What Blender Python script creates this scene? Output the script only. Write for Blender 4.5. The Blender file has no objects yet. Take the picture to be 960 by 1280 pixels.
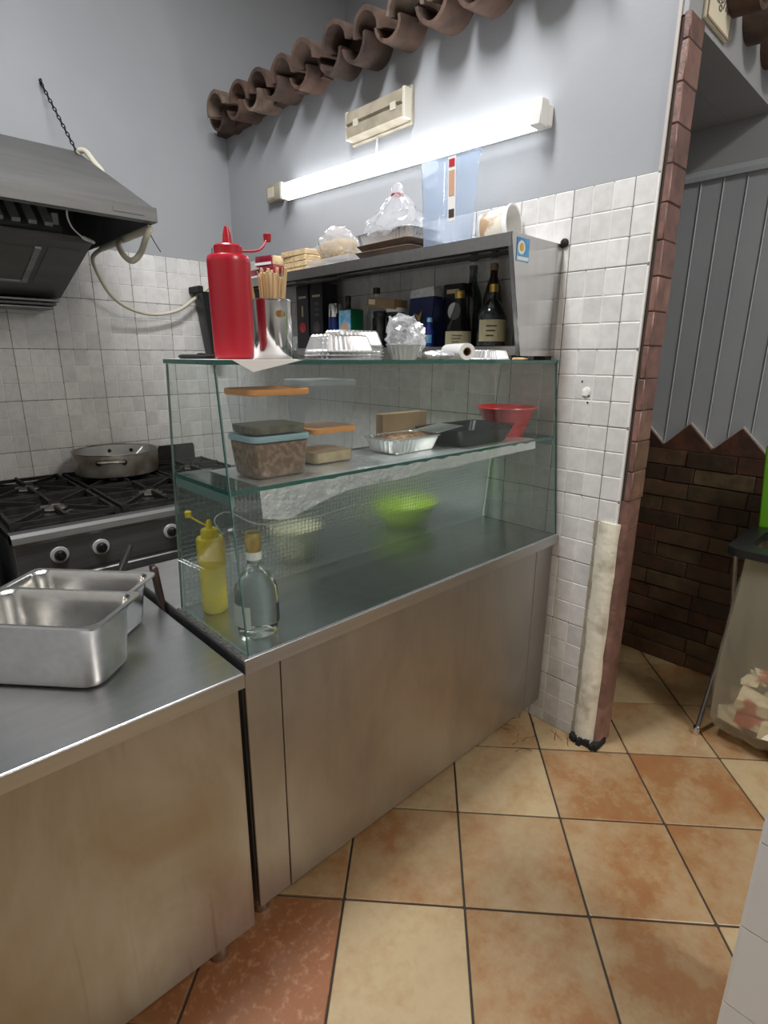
import bpy, bmesh, math, random
from mathutils import Vector, Matrix, noise
from math import sin, cos, pi, radians as rad
random.seed(7)
S = bpy.context.scene
C = S.collection
# ---------------------------------------------------------------- camera
FPX, PITCH, ROLL, YAW, EYE = 692.51, 0.27337, 0.00623, 0.80963, 1.45
_F = Vector((cos(YAW)*cos(PITCH), sin(YAW)*cos(PITCH), -sin(PITCH)))
_R = Vector((sin(YAW), -cos(YAW), 0)); _U = _R.cross(_F)
_R2 = _R*cos(ROLL) + _U*sin(ROLL); _U2 = _U*cos(ROLL) - _R*sin(ROLL)
cam = bpy.data.cameras.new('camera'); camo = bpy.data.objects.new('camera', cam); C.objects.link(camo)
cam.sensor_fit = 'HORIZONTAL'; cam.sensor_width = 36; cam.lens = FPX/960*36; cam.clip_start = .02
camo.matrix_world = Matrix(((_R2.x, _U2.x, -_F.x, 0), (_R2.y, _U2.y, -_F.y, 0), (_R2.z, _U2.z, -_F.z, EYE), (0, 0, 0, 1)))
S.camera = camo
def px(x, y, ax, v):
    """point where the ray through photo pixel (x, y) meets the plane axis ax = v"""
    d = _F + _R2*((x-480)/FPX) - _U2*((y-640)/FPX); o = Vector((0, 0, EYE))
    return o + d*((v-o[ax])/d[ax])
# ---------------------------------------------------------------- world, lights, exposure
w = bpy.data.worlds.new('world'); S.world = w; w.use_nodes = True
w.node_tree.nodes['Background'].inputs[0].default_value = (.75, .82, 1, 1)
w.node_tree.nodes['Background'].inputs[1].default_value = 0
S.view_settings.view_transform = 'Standard'; S.view_settings.look = 'None'
S.view_settings.gamma = 1; S.view_settings.use_curve_mapping = False
S.view_settings.exposure = -.35
TUBE = 11.0
def area(name, loc, size, power, color, target=None):
    l = bpy.data.lights.new(name, 'AREA'); l.shape = 'RECTANGLE'; l.size, l.size_y = size; l.energy = power; l.color = color
    o = bpy.data.objects.new(name, l); C.objects.link(o); o.location = loc
    if target: o.rotation_euler = (Vector(target)-Vector(loc)).to_track_quat('-Z', 'Y').to_euler()
    return o
area('ceiling_lamp_passage_offscreen', (1.35, -1.62, 3.70), (.6, .6), 88, (1, .95, .88))
area('ceiling_lamp_kitchen_offscreen', (.35, 1.35, 3.70), (1.2, .3), 112, (.97, .98, 1))
# ---------------------------------------------------------------- materials
MATS = {}
def newmat(name):
    m = bpy.data.materials.new(name); m.use_nodes = True; nt = m.node_tree
    b = nt.nodes['Principled BSDF']; MATS[name] = m
    return m, nt, b
def N(nt, t, **kw):
    n = nt.nodes.new(t)
    for k, v in kw.items():
        if k in n.inputs: n.inputs[k].default_value = v
        else: setattr(n, k, v)
    return n
def mixc(nt, f, a, b):
    n = nt.nodes.new('ShaderNodeMix'); n.data_type = 'RGBA'
    for i, v in ((0, f), (6, a), (7, b)):
        if hasattr(v, 'is_linked'): nt.links.new(v, n.inputs[i])
        else: n.inputs[i].default_value = v if i == 0 else (*v, 1) if len(v) == 3 else v
    return n.outputs[2]
def coords(nt, kind='Object', scale=(1, 1, 1)):
    if kind == 'World': o = N(nt, 'ShaderNodeNewGeometry').outputs['Position']
    else: o = N(nt, 'ShaderNodeTexCoord').outputs[kind]
    mp = N(nt, 'ShaderNodeMapping'); mp.inputs['Scale'].default_value = scale
    nt.links.new(o, mp.inputs[0]); return mp.outputs[0]
def ramp(nt, fac, lo, hi):
    n = N(nt, 'ShaderNodeMapRange'); n.inputs[1].default_value = lo; n.inputs[2].default_value = hi
    nt.links.new(fac, n.inputs[0]); return n.outputs[0]
def mk(name, c1, c2=None, rough=.5, metal=0, scale=8, stretch=(1, 1, 1), lo=.35, hi=.65, bump=0, bscale=None, kind='Object', spec=.5, r2=None, detail=4, objvar=0, coat=0):
    """plain or mottled procedural surface"""
    m, nt, b = newmat(name)
    b.inputs['Base Color'].default_value = (*c1, 1); b.inputs['Roughness'].default_value = rough
    b.inputs['Metallic'].default_value = metal; b.inputs['Specular IOR Level'].default_value = spec
    b.inputs['Coat Weight'].default_value = coat
    v = coords(nt, kind, stretch)
    nz = N(nt, 'ShaderNodeTexNoise', Scale=scale, Detail=detail); nt.links.new(v, nz.inputs['Vector'])
    f = ramp(nt, nz.outputs[0], lo, hi)
    col = None
    if c2: col = mixc(nt, f, c1, c2)
    if objvar:
        oi = N(nt, 'ShaderNodeObjectInfo'); hsv = N(nt, 'ShaderNodeHueSaturation')
        val = N(nt, 'ShaderNodeMapRange'); val.inputs[3].default_value = 1-objvar; val.inputs[4].default_value = 1+objvar
        nt.links.new(oi.outputs['Random'], val.inputs[0]); nt.links.new(val.outputs[0], hsv.inputs['Value'])
        if col: nt.links.new(col, hsv.inputs['Color'])
        else: hsv.inputs['Color'].default_value = (*c1, 1)
        col = hsv.outputs[0]
    if col: nt.links.new(col, b.inputs['Base Color'])
    if r2 is not None:
        rr = N(nt, 'ShaderNodeMapRange'); rr.inputs[3].default_value = rough; rr.inputs[4].default_value = r2
        nt.links.new(f, rr.inputs[0]); nt.links.new(rr.outputs[0], b.inputs['Roughness'])
    if bump:
        nb = N(nt, 'ShaderNodeTexNoise', Scale=bscale or scale*4, Detail=3); nt.links.new(v, nb.inputs['Vector'])
        bp = N(nt, 'ShaderNodeBump', Strength=bump, Distance=.004); nt.links.new(nb.outputs[0], bp.inputs['Height']); nt.links.new(bp.outputs[0], b.inputs['Normal'])
    return m
def glassy(name, tint, ior=1.45, haze=0, hazecol=(.8, .85, .85), rough=.02, maxr=1.0):
    """thin clear sheet: transparent with a Fresnel gloss and an optional milky share"""
    m, nt, b = newmat(name); nt.nodes.remove(b); out = nt.nodes['Material Output']
    t = N(nt, 'ShaderNodeBsdfTransparent'); t.inputs[0].default_value = (*tint, 1)
    g = N(nt, 'ShaderNodeBsdfGlossy', Roughness=rough); lw = N(nt, 'ShaderNodeLayerWeight', Blend=.5)
    f0 = ((ior-1)/(ior+1))**2                                   # Schlick: the same from both sides of the sheet
    pw = N(nt, 'ShaderNodeMath', operation='POWER'); nt.links.new(lw.outputs['Facing'], pw.inputs[0]); pw.inputs[1].default_value = 5
    fr = N(nt, 'ShaderNodeMath', operation='MULTIPLY_ADD'); nt.links.new(pw.outputs[0], fr.inputs[0]); fr.inputs[1].default_value = .9*(1-f0); fr.inputs[2].default_value = f0
    mx = N(nt, 'ShaderNodeMixShader'); nt.links.new(fr.outputs[0], mx.inputs[0])
    if haze:
        d = N(nt, 'ShaderNodeBsdfDiffuse'); d.inputs[0].default_value = (*hazecol, 1); tl = N(nt, 'ShaderNodeBsdfTranslucent'); tl.inputs[0].default_value = (*hazecol, 1)
        a = N(nt, 'ShaderNodeMixShader'); a.inputs[0].default_value = .5; nt.links.new(d.outputs[0], a.inputs[1]); nt.links.new(tl.outputs[0], a.inputs[2])
        h = N(nt, 'ShaderNodeMixShader'); h.inputs[0].default_value = haze; nt.links.new(t.outputs[0], h.inputs[1]); nt.links.new(a.outputs[0], h.inputs[2])
        nt.links.new(h.outputs[0], mx.inputs[1])
    else: nt.links.new(t.outputs[0], mx.inputs[1])
    nt.links.new(g.outputs[0], mx.inputs[2]); nt.links.new(mx.outputs[0], out.inputs[0])
    return m
mk('paint', (.365, .375, .39), (.33, .34, .355), rough=.75, scale=1.6, bump=.12, bscale=60, kind='World')
mk('paint_plain', (.55, .54, .52), rough=.8)
mk('ceiling_paint', (.6, .6, .6), rough=.9)
mk('walltile', (.72, .705, .68), (.63, .615, .595), rough=.3, scale=30, bump=.12, bscale=45, kind='World', objvar=.09, r2=.42)
mk('walltile_cool', (.72, .705, .68), (.63, .615, .595), rough=.26, scale=30, bump=.25, bscale=30, kind='World', objvar=.09, r2=.4)
mk('piertile', (.76, .76, .76), rough=.22, objvar=.03)
mk('grout_dark', (.045, .038, .032), rough=.9)
mk('board', (.42, .45, .49), (.39, .42, .46), rough=.5, scale=4, objvar=.03)
mk('brick', (.098, .052, .029), (.055, .038, .022), rough=.6, scale=14, bump=.7, bscale=50, kind='World', objvar=.45)
mk('brick_ochre', (.115, .080, .040), (.065, .045, .024), rough=.6, scale=14, bump=.7, bscale=50, kind='World', objvar=.3)
mk('brick_red', (.105, .040, .022), (.055, .026, .017), rough=.6, scale=14, bump=.7, bscale=50, kind='World', objvar=.3)
mk('brick_mortar', (.05, .036, .028), rough=.95)
mk('edge_white', (.5, .46, .42), rough=.8)
mk('postbrick', (.24, .125, .10), (.14, .075, .06), rough=.42, scale=18, bump=.4, bscale=70, kind='World', objvar=.22)
mk('rooftile', (.13, .075, .052), (.055, .034, .026), rough=.8, scale=11, bump=.5, bscale=60, kind='World', objvar=.35)
mk('rooftile_pale', (.21, .15, .11), (.09, .06, .045), rough=.85, scale=14, bump=.4, kind='World', objvar=.2)
mk('plaster', (.74, .70, .57), (.36, .30, .22), rough=.7, scale=16, lo=.5, hi=.8, bump=.8, bscale=30, kind='World')
mk('soot', (.012, .011, .01), rough=.9)
mk('black_plastic', (.012, .012, .013), rough=.35)
mk('black_iron', (.009, .0085, .008), (.02, .018, .016), rough=.6, scale=40, metal=.1, spec=.3)
mk('cream_plastic', (.62, .58, .47), rough=.5)
mk('white_plastic', (.78, .77, .74), rough=.35)
mk('ivory_dirty', (.42, .37, .28), (.30, .26, .19), rough=.5, scale=12)
mk('cardboard', (.33, .22, .12), (.27, .17, .09), rough=.85, scale=12)
mk('dark_tray', (.085, .052, .036), (.05, .03, .022), rough=.6, scale=10)
mk('tray_top', (.33, .25, .17), rough=.7)
mk('wood_pale', (.74, .56, .32), (.62, .44, .23), rough=.65, scale=20, stretch=(1, 1, .1), objvar=.14)
mk('wood_dark', (.040, .017, .012), (.022, .010, .008), rough=.4, scale=20)
mk('red_plastic', (.44, .012, .026), rough=.28)
mk('red_bowl', (.60, .02, .025), rough=.3)
mk('yellow_plastic', (.80, .60, .03), (.72, .52, .02), rough=.35, scale=6)
mk('yellow_sauce', (.85, .70, .10), rough=.35)
mk('green_lid', (.16, .46, .02), rough=.35)
mk('lime_bowl', (.55, .75, .03), rough=.4)
mk('beige_bowl', (.62, .55, .38), rough=.5)
mk('orange_lid', (.80, .33, .09), rough=.4)
mk('blue_lid', (.36, .52, .60), rough=.4)
mk('meat', (.24, .11, .06), (.42, .26, .15), rough=.5, scale=70, lo=.45, hi=.6, bump=1, bscale=90)
mk('olives', (.10, .10, .07), (.25, .2, .12), rough=.4, scale=60)
mk('paper', (.80, .79, .76), rough=.8)
mk('paper_cream', (.76, .70, .54), rough=.6)
mk('wrap_print', (.72, .66, .54), (.42, .28, .16), rough=.6, scale=14, lo=.52, hi=.62)
mk('wafer', (.72, .56, .34), (.60, .43, .23), rough=.7, scale=50, bump=.6)
mk('maroon_pack', (.22, .012, .03), (.4, .05, .07), rough=.25, scale=14, lo=.5, hi=.6)
mk('bread', (.55, .40, .22), (.68, .52, .32), rough=.8, scale=20)
mk('navy_pack', (.012, .018, .07), (.02, .03, .11), rough=.3, scale=12)
mk('black_pack', (.010, .010, .016), rough=.35)
mk('navy_can', (.015, .03, .16), rough=.25, metal=.3)
mk('sky_pack', (.10, .36, .62), (.35, .62, .78), rough=.3, scale=40)
mk('green_pack', (.01, .12, .05), rough=.3)
mk('red_print', (.5, .03, .04), rough=.5)
mk('skin_print', (.6, .36, .25), rough=.5)
mk('gold', (.72, .52, .14), (.5, .34, .08), rough=.3, metal=.8, scale=30)
mk('label_cream', (.60, .53, .33), (.48, .42, .26), rough=.6, scale=30)
mk('label_dark', (.03, .045, .09), rough=.4)
mk('ink', (.05, .04, .04), rough=.7)
mk('ink_soft', (.16, .13, .13), rough=.7)
mk('sticker_blue', (.03, .20, .50), (.12, .42, .72), rough=.3, scale=20)
mk('chain_iron', (.03, .026, .03), rough=.45, metal=.7)
mk('hood_steel', (.15, .147, .14), (.12, .117, .112), rough=.5, metal=.45, scale=3, stretch=(1, 1, 12), kind='Object', r2=.5)
mk('hood_dark', (.17, .18, .18), (.12, .13, .13), rough=.5, metal=.2, scale=5)
mk('hood_glass', (.045, .045, .035), (.08, .075, .05), rough=.3, metal=.4, scale=6)
mk('filter_steel', (.52, .54, .55), (.40, .42, .43), rough=.45, metal=.2, scale=8)
mk('stove_steel', (.34, .335, .33), (.25, .245, .24), rough=.36, metal=.9, scale=4, stretch=(1, 1, 10), r2=.45)
mk('burner', (.07, .065, .06), (.16, .15, .14), rough=.5, metal=.6, scale=20)
mk('pot_alu', (.62, .60, .56), (.52, .49, .44), rough=.28, metal=1, scale=10)
mk('pot_burnt', (.46, .43, .38), (.20, .15, .10), rough=.38, metal=.8, scale=9, lo=.4, hi=.68, bump=.15)
mk('foil', (.86, .86, .87), (.72, .72, .74), rough=.34, metal=.75, scale=20, bump=1, bscale=60)
mk('foil_tray', (.86, .86, .87), rough=.36, metal=.9, bump=.15, bscale=120)
mk('knob_ring', (.62, .61, .60), rough=.35, metal=.4)
mk('chrome', (.72, .72, .72), rough=.12, metal=1)
mk('leg_steel', (.22, .22, .22), rough=.3, metal=.9)
mk('rim_steel', (.80, .80, .79), rough=.3, metal=1)
mk('cup_steel', (.66, .65, .64), rough=.14, metal=1)
mk('glass_edge', (.008, .075, .062), (.02, .13, .105), rough=.12, scale=3, coat=.5)
mk('glass_edge_pale', (.16, .25, .235), rough=.15, coat=.5)
mk('crumb', (.10, .09, .08), rough=.9, bump=1)
mk('crack', (.03, .024, .02), rough=1)
mk('trash_mix', (.82, .76, .62), (.5, .08, .05), rough=.7, scale=9, lo=.52, hi=.6)
glassy('glass', (.955, .98, .968), haze=.010, hazecol=(.62, .8, .74))
glassy('glass_shelf', (.90, .95, .935), haze=.025, hazecol=(.5, .72, .66))
glassy('clear_plastic', (.93, .94, .95), ior=1.4, haze=.10, hazecol=(.8, .82, .85), rough=.08)
glassy('clear_tub', (.88, .92, .97), ior=1.4, haze=.30, hazecol=(.66, .76, .92), rough=.08)
glassy('tub_rim', (.7, .74, .8), ior=1.5, haze=.55, hazecol=(.62, .68, .78), rough=.1)
glassy('film', (.92, .92, .92), ior=1.6, haze=.30, hazecol=(.9, .9, .92), rough=.12)
glassy('bag', (.88, .85, .74), ior=1.35, haze=.34, hazecol=(.74, .69, .54), rough=.2)
glassy('bottle_clear', (.93, .95, .945), ior=2.0, haze=.05, rough=.02)
glassy('bottle_smoke', (.42, .46, .44), ior=1.55, rough=.03)
mk('bottle_dark', (.010, .012, .013), rough=.08, spec=.7)
mk('bottle_brown', (.03, .018, .010), rough=.12)
m, nt, b = newmat('bottle_glass'); b.inputs['Base Color'].default_value = (.93, .97, .95, 1); b.inputs['Transmission Weight'].default_value = 1; b.inputs['Roughness'].default_value = .03; b.inputs['IOR'].default_value = 1.3
glassy('liquid', (.88, .88, .74), ior=1.2, haze=.1, hazecol=(.7, .7, .5))
# brushed stainless steel with stains that have their own shape
def steel(name, c1, c2, rough, stain=(.30, .25, .19), stainamt=.0, streak=(1, 1, 1), aniso=False):
    m, nt, b = newmat(name); b.inputs['Metallic'].default_value = 1
    v = coords(nt, 'Object', streak); n1 = N(nt, 'ShaderNodeTexNoise', Scale=60, Detail=2); nt.links.new(v, n1.inputs[0])
    v2 = coords(nt, 'Object', (1, 1, .45)); n2 = N(nt, 'ShaderNodeTexNoise', Scale=4.5, Detail=5, Roughness=.6, Distortion=.7); nt.links.new(v2, n2.inputs[0])
    c = mixc(nt, ramp(nt, n1.outputs[0], .3, .7), c1, c2)
    if stainamt:
        f = N(nt, 'ShaderNodeMapRange'); f.inputs[1].default_value = .42; f.inputs[2].default_value = .66; f.inputs[4].default_value = stainamt
        nt.links.new(n2.outputs[0], f.inputs[0]); c = mixc(nt, f.outputs[0], c, stain)
    if stainamt > .5:
        v3 = coords(nt, 'Object', (1, 1, .055)); n3 = N(nt, 'ShaderNodeTexNoise', Scale=26, Detail=2, Distortion=.3); nt.links.new(v3, n3.inputs[0])
        f3 = N(nt, 'ShaderNodeMapRange'); f3.inputs[1].default_value = .60; f3.inputs[2].default_value = .72; f3.inputs[4].default_value = .55
        nt.links.new(n3.outputs[0], f3.inputs[0]); c = mixc(nt, f3.outputs[0], c, tuple(.72*q for q in stain))
    nt.links.new(c, b.inputs['Base Color'])
    r = N(nt, 'ShaderNodeMapRange'); r.inputs[3].default_value = rough; r.inputs[4].default_value = rough+.14
    nt.links.new(n2.outputs[0], r.inputs[0]); nt.links.new(r.outputs[0], b.inputs['Roughness'])
    bp = N(nt, 'ShaderNodeBump', Strength=.06, Distance=.002); nt.links.new(n1.outputs[0], bp.inputs['Height']); nt.links.new(bp.outputs[0], b.inputs['Normal'])
    return m
steel('steel_top', (.64, .65, .66), (.59, .60, .61), .25, stainamt=.35, stain=(.40, .41, .43), streak=(.08, 1, 1))
steel('case_front', (.45, .435, .415), (.43, .415, .395), .32, stainamt=.5, stain=(.31, .285, .26), streak=(1, 1, .06))
steel('steel_front', (.45, .435, .415), (.43, .415, .395), .30, stainamt=.7, stain=(.34, .275, .195), streak=(1, 1, .06))
steel('steel_lip', (.52, .51, .50), (.46, .45, .44), .26, streak=(.05, 1, 1))
steel('steel_shelf', (.58, .575, .57), (.54, .535, .53), .12, streak=(1, 1, .05))
steel('steel_pan', (.66, .65, .63), (.60, .59, .57), .18, streak=(1, 1, 1))
# embossed obscure pane
m, nt, b = newmat('embossed_pane')
b.inputs['Base Color'].default_value = (.66, .74, .70, 1); b.inputs['Transmission Weight'].default_value = 1; b.inputs['Roughness'].default_value = .30; b.inputs['IOR'].default_value = 1.2
v = coords(nt, 'Object', (1, 1, 1)); vo = N(nt, 'ShaderNodeTexVoronoi', Scale=76, Randomness=.1); nt.links.new(v, vo.inputs['Vector'])
bp = N(nt, 'ShaderNodeBump', Strength=1, Distance=.008); nt.links.new(vo.outputs['Distance'], bp.inputs['Height']); nt.links.new(bp.outputs[0], b.inputs['Normal'])
# emitting diffuser of the batten lamp
m, nt, b = newmat('lamp_diffuser'); b.inputs['Base Color'].default_value = (.9, .9, .9, 1)
b.inputs['Emission Color'].default_value = (.93, .96, 1, 1); b.inputs['Emission Strength'].default_value = TUBE
# floor tiles: mottled beige to terracotta, mix set by the tile's own object colour (red channel)
m, nt, b = newmat('floortile')
p = coords(nt, 'World'); oi = N(nt, 'ShaderNodeObjectInfo')
off = N(nt, 'ShaderNodeVectorMath', operation='MULTIPLY_ADD'); nt.links.new(oi.outputs['Random'], off.inputs[0]); off.inputs[1].default_value = (37, 91, 53); nt.links.new(p, off.inputs[2])
n1 = N(nt, 'ShaderNodeTexNoise', Scale=4.6, Detail=9, Roughness=.66); nt.links.new(off.outputs[0], n1.inputs[0])
n2 = N(nt, 'ShaderNodeTexNoise', Scale=42, Detail=5, Roughness=.7); nt.links.new(off.outputs[0], n2.inputs[0])
sep = N(nt, 'ShaderNodeSeparateColor'); nt.links.new(oi.outputs['Color'], sep.inputs[0])
n1s = N(nt, 'ShaderNodeMapRange'); n1s.inputs[1].default_value = .30; n1s.inputs[2].default_value = .70; n1s.inputs[4].default_value = .75; nt.links.new(n1.outputs[0], n1s.inputs[0])
a = N(nt, 'ShaderNodeMath', operation='MULTIPLY_ADD'); nt.links.new(n2.outputs[0], a.inputs[0]); a.inputs[1].default_value = .36; nt.links.new(n1s.outputs[0], a.inputs[2])
a2 = N(nt, 'ShaderNodeMath', operation='ADD'); nt.links.new(a.outputs[0], a2.inputs[0]); nt.links.new(sep.outputs[0], a2.inputs[1])
f = ramp(nt, a2.outputs[0], .48, 1.02)
fr_ = ramp(nt, a2.outputs[0], .95, 1.3)
c = mixc(nt, f, (.50, .385, .225), (.305, .158, .064))
c = mixc(nt, fr_, c, (.27, .105, .042))
f2 = ramp(nt, n2.outputs[0], .52, .70)
sp = N(nt, 'ShaderNodeMath', operation='MULTIPLY'); nt.links.new(f2, sp.inputs[0]); nt.links.new(sep.outputs[1], sp.inputs[1])
c = mixc(nt, sp.outputs[0], c, (.50, .29, .17))
dk = ramp(nt, n1.outputs[0], .25, .6); c = mixc(nt, dk, mixc(nt, .35, c, (.12, .06, .025)), c)
nt.links.new(c, b.inputs['Base Color']); b.inputs['Roughness'].default_value = .36
bp = N(nt, 'ShaderNodeBump', Strength=.15, Distance=.003); nt.links.new(n2.outputs[0], bp.inputs['Height']); nt.links.new(bp.outputs[0], b.inputs['Normal'])
# wall grout: pale between the small tiles, darker along every third joint
def groutmat(name, ax, o1, w1, oz, wz):
    m, nt, b = newmat(name); sepx = N(nt, 'ShaderNodeSeparateXYZ'); nt.links.new(N(nt, 'ShaderNodeNewGeometry').outputs['Position'], sepx.inputs[0])
    fs = []
    for i, o, ww in ((ax, o1, w1), (2, oz, wz)):
        s = N(nt, 'ShaderNodeMath', operation='SUBTRACT'); nt.links.new(sepx.outputs[i], s.inputs[0]); s.inputs[1].default_value = o-ww/2
        md = N(nt, 'ShaderNodeMath', operation='FLOORED_MODULO'); nt.links.new(s.outputs[0], md.inputs[0]); md.inputs[1].default_value = ww
        s2 = N(nt, 'ShaderNodeMath', operation='SUBTRACT'); nt.links.new(md.outputs[0], s2.inputs[0]); s2.inputs[1].default_value = ww/2
        ab = N(nt, 'ShaderNodeMath', operation='ABSOLUTE'); nt.links.new(s2.outputs[0], ab.inputs[0])
        l = N(nt, 'ShaderNodeMath', operation='LESS_THAN'); nt.links.new(ab.outputs[0], l.inputs[0]); l.inputs[1].default_value = .005; fs.append(l.outputs[0])
    mx = N(nt, 'ShaderNodeMath', operation='MAXIMUM'); nt.links.new(fs[0], mx.inputs[0]); nt.links.new(fs[1], mx.inputs[1])
    nt.links.new(mixc(nt, mx.outputs[0], (.78, .765, .74), (.20, .185, .17)), b.inputs['Base Color']); b.inputs['Roughness'].default_value = .85
DZ, DC = .2515, .2
groutmat('grout_back', 1, .844, DC, 1.477, DZ)
groutmat('grout_left', 0, 1.025, DC, 1.477, DZ)
# ---------------------------------------------------------------- mesh helpers
def box(bm, x0, x1, y0, y1, z0, z1, bev=0, seg=1):
    vs = [bm.verts.new((x, y, z)) for x in (x0, x1) for y in (y0, y1) for z in (z0, z1)]
    fs = [bm.faces.new([vs[i] for i in q]) for q in ((0, 1, 3, 2), (4, 6, 7, 5), (0, 4, 5, 1), (2, 3, 7, 6), (0, 2, 6, 4), (1, 5, 7, 3))]
    if bev: bmesh.ops.bevel(bm, geom=list({e for f in fs for e in f.edges}), offset=bev, segments=seg, affect='EDGES', profile=.5)
    return vs
def lathe(bm, prof, c=(0, 0, 0), seg=24, cap=True, sx=1, sy=1, mat=None):
    """prof: list of (r, z)"""
    rings = []
    for r, z in prof:
        rings.append([bm.verts.new((c[0]+sx*r*cos(2*pi*k/seg), c[1]+sy*r*sin(2*pi*k/seg), c[2]+z)) for k in range(seg)])
    for a, b in zip(rings, rings[1:]):
        for k in range(seg): bm.faces.new((a[k], a[(k+1) % seg], b[(k+1) % seg], b[k]))
    if cap:
        if prof[0][0] > 1e-4: bm.faces.new(rings[0][::-1])
        if prof[-1][0] > 1e-4: bm.faces.new(rings[-1])
    vs = [v for r in rings for v in r]
    if mat: bmesh.ops.transform(bm, matrix=mat, verts=vs)
    return vs
def tube(bm, pts, r, seg=8, closed=False, cap=True):
    pts = [Vector(p) for p in pts]; n = len(pts); rings = []; up = None
    rr = r if hasattr(r, '__len__') else [r]*n
    for i, p in enumerate(pts):
        t = (pts[(i+1) % n]-pts[i-1]) if closed else (pts[min(i+1, n-1)]-pts[max(i-1, 0)])
        t.normalize()
        if up is None: up = t.orthogonal().normalized()
        up = (up-t*up.dot(t)); up = up.normalized() if up.length > 1e-6 else t.orthogonal().normalized()
        s = t.cross(up)
        rings.append([bm.verts.new(p+(up*cos(2*pi*k/seg)+s*sin(2*pi*k/seg))*rr[i]) for k in range(seg)])
    for i in range(n if closed else n-1):
        a, b = rings[i], rings[(i+1) % n]
        for k in range(seg): bm.faces.new((a[k], a[(k+1) % seg], b[(k+1) % seg], b[k]))
    if cap and not closed: bm.faces.new(rings[0][::-1]); bm.faces.new(rings[-1])
def spline(pts, n=8):
    pts = [Vector(p) for p in pts]; out = []
    for i in range(len(pts)-1):
        p0, p1, p2, p3 = pts[max(i-1, 0)], pts[i], pts[i+1], pts[min(i+2, len(pts)-1)]
        for k in range(n):
            t = k/n; out.append(.5*((2*p1)+(p2-p0)*t+(2*p0-5*p1+4*p2-p3)*t*t+(3*p1-p0-3*p2+p3)*t**3))
    return out+[pts[-1]]
def prism(bm, poly, ax, a, b):
    """poly in the two other axes, swept along ax from a to b"""
    def P(u, v, w):
        q = [u, v]; q.insert(ax, w); return q
    A = [bm.verts.new(P(u, v, a)) for u, v in poly]; B = [bm.verts.new(P(u, v, b)) for u, v in poly]
    n = len(poly)
    fa = bm.faces.new(A); fb = bm.faces.new(B[::-1])
    for i in range(n): bm.faces.new((A[i], B[i], B[(i+1) % n], A[(i+1) % n]))
    return A+B
def rrect(w, h, r, n=4):
    out = []
    for cx, cy, a0 in ((w/2-r, h/2-r, 0), (-w/2+r, h/2-r, pi/2), (-w/2+r, -h/2+r, pi), (w/2-r, -h/2+r, 3*pi/2)):
        for k in range(n+1): a = a0+pi/2*k/n; out.append((cx+r*cos(a), cy+r*sin(a)))
    return out
def loft(bm, rings, cap0=True, cap1=True):
    R = [[bm.verts.new(p) for p in r] for r in rings]; n = len(R[0])
    for a, b in zip(R, R[1:]):
        for k in range(n): bm.faces.new((a[k], a[(k+1) % n], b[(k+1) % n], b[k]))
    if cap0: bm.faces.new(R[0][::-1])
    if cap1: bm.faces.new(R[-1])
    return [v for r in R for v in r]
def rtub(bm, levels, r, n=4, **kw):
    """levels: (w, d, z) stacked rounded rectangles"""
    return loft(bm, [[(x, y, z) for x, y in rrect(w, d, min(r, w/2-.0005, d/2-.0005), n)] for w, d, z in levels], **kw)
def sphere(bm, c, r, u=16, v=10, s=(1, 1, 1)):
    M = Matrix.Translation(c) @ Matrix.Diagonal((*s, 1))
    return bmesh.ops.create_uvsphere(bm, u_segments=u, v_segments=v, radius=r, matrix=M)['verts']
def crumple(vs, amt, sc, seed=0):
    for v in vs:
        d = noise.noise_vector(v.co*sc+Vector((seed, seed*2.3, 7))); v.co += d*amt
def mesh(bm, name, mats, smooth=False):
    bmesh.ops.recalc_face_normals(bm, faces=bm.faces)
    me = bpy.data.meshes.new(name); bm.to_mesh(me); bm.free()
    for mm in ([mats] if isinstance(mats, str) else mats): me.materials.append(MATS[mm])
    if smooth:
        for p_ in me.polygons: p_.use_smooth = True
        me.set_sharp_from_angle(angle=rad(38))
    return me
def obj(name, bm, mat, parent=None, smooth=False, world=True):
    me = mesh(bm, name, mat, smooth) if isinstance(bm, bmesh.types.BMesh) else bm
    o = bpy.data.objects.new(name, me); C.objects.link(o)
    if parent is not None:
        o.parent = parent
        if world:
            M = Matrix.Identity(4); q = parent; ch = []
            while q is not None: ch.append(q); q = q.parent
            for q in reversed(ch): M = M @ q.matrix_parent_inverse @ q.matrix_basis
            o.matrix_parent_inverse = M.inverted()
    return o
def tag(o, label, cat, group=None, kind=None):
    o['label'] = label; o['category'] = cat
    if group: o['group'] = group
    if kind: o['kind'] = kind
    return o
def thing(name, label, cat, loc=(0, 0, 0), rz=0, group=None):
    o = bpy.data.objects.new(name, None); o.empty_display_size = .05; C.objects.link(o); o.location = loc; o.rotation_euler = (0, 0, rz)
    return tag(o, label, cat, group)
def struct(name, bm, mat, label=None, **kw):
    o = obj(name, bm, mat, **kw); o['kind'] = 'structure'
    if label: o['label'] = label
    return o
def B(): return bmesh.new()
def bx(name, dims, mat, parent=None, bev=0, seg=1, smooth=False, world=True):
    bm = B(); box(bm, *dims, bev=bev, seg=seg); return obj(name, bm, mat, parent, smooth, world)
def lat(name, prof, mat, parent=None, seg=24, c=(0, 0, 0), smooth=True, world=False, **kw):
    bm = B(); lathe(bm, prof, c, seg, **kw); return obj(name, bm, mat, parent, smooth, world)
def tb(name, pts, r, mat, parent=None, seg=8, world=True, **kw):
    bm = B(); tube(bm, pts, r, seg, **kw); return obj(name, bm, mat, parent, True, world)
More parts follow.
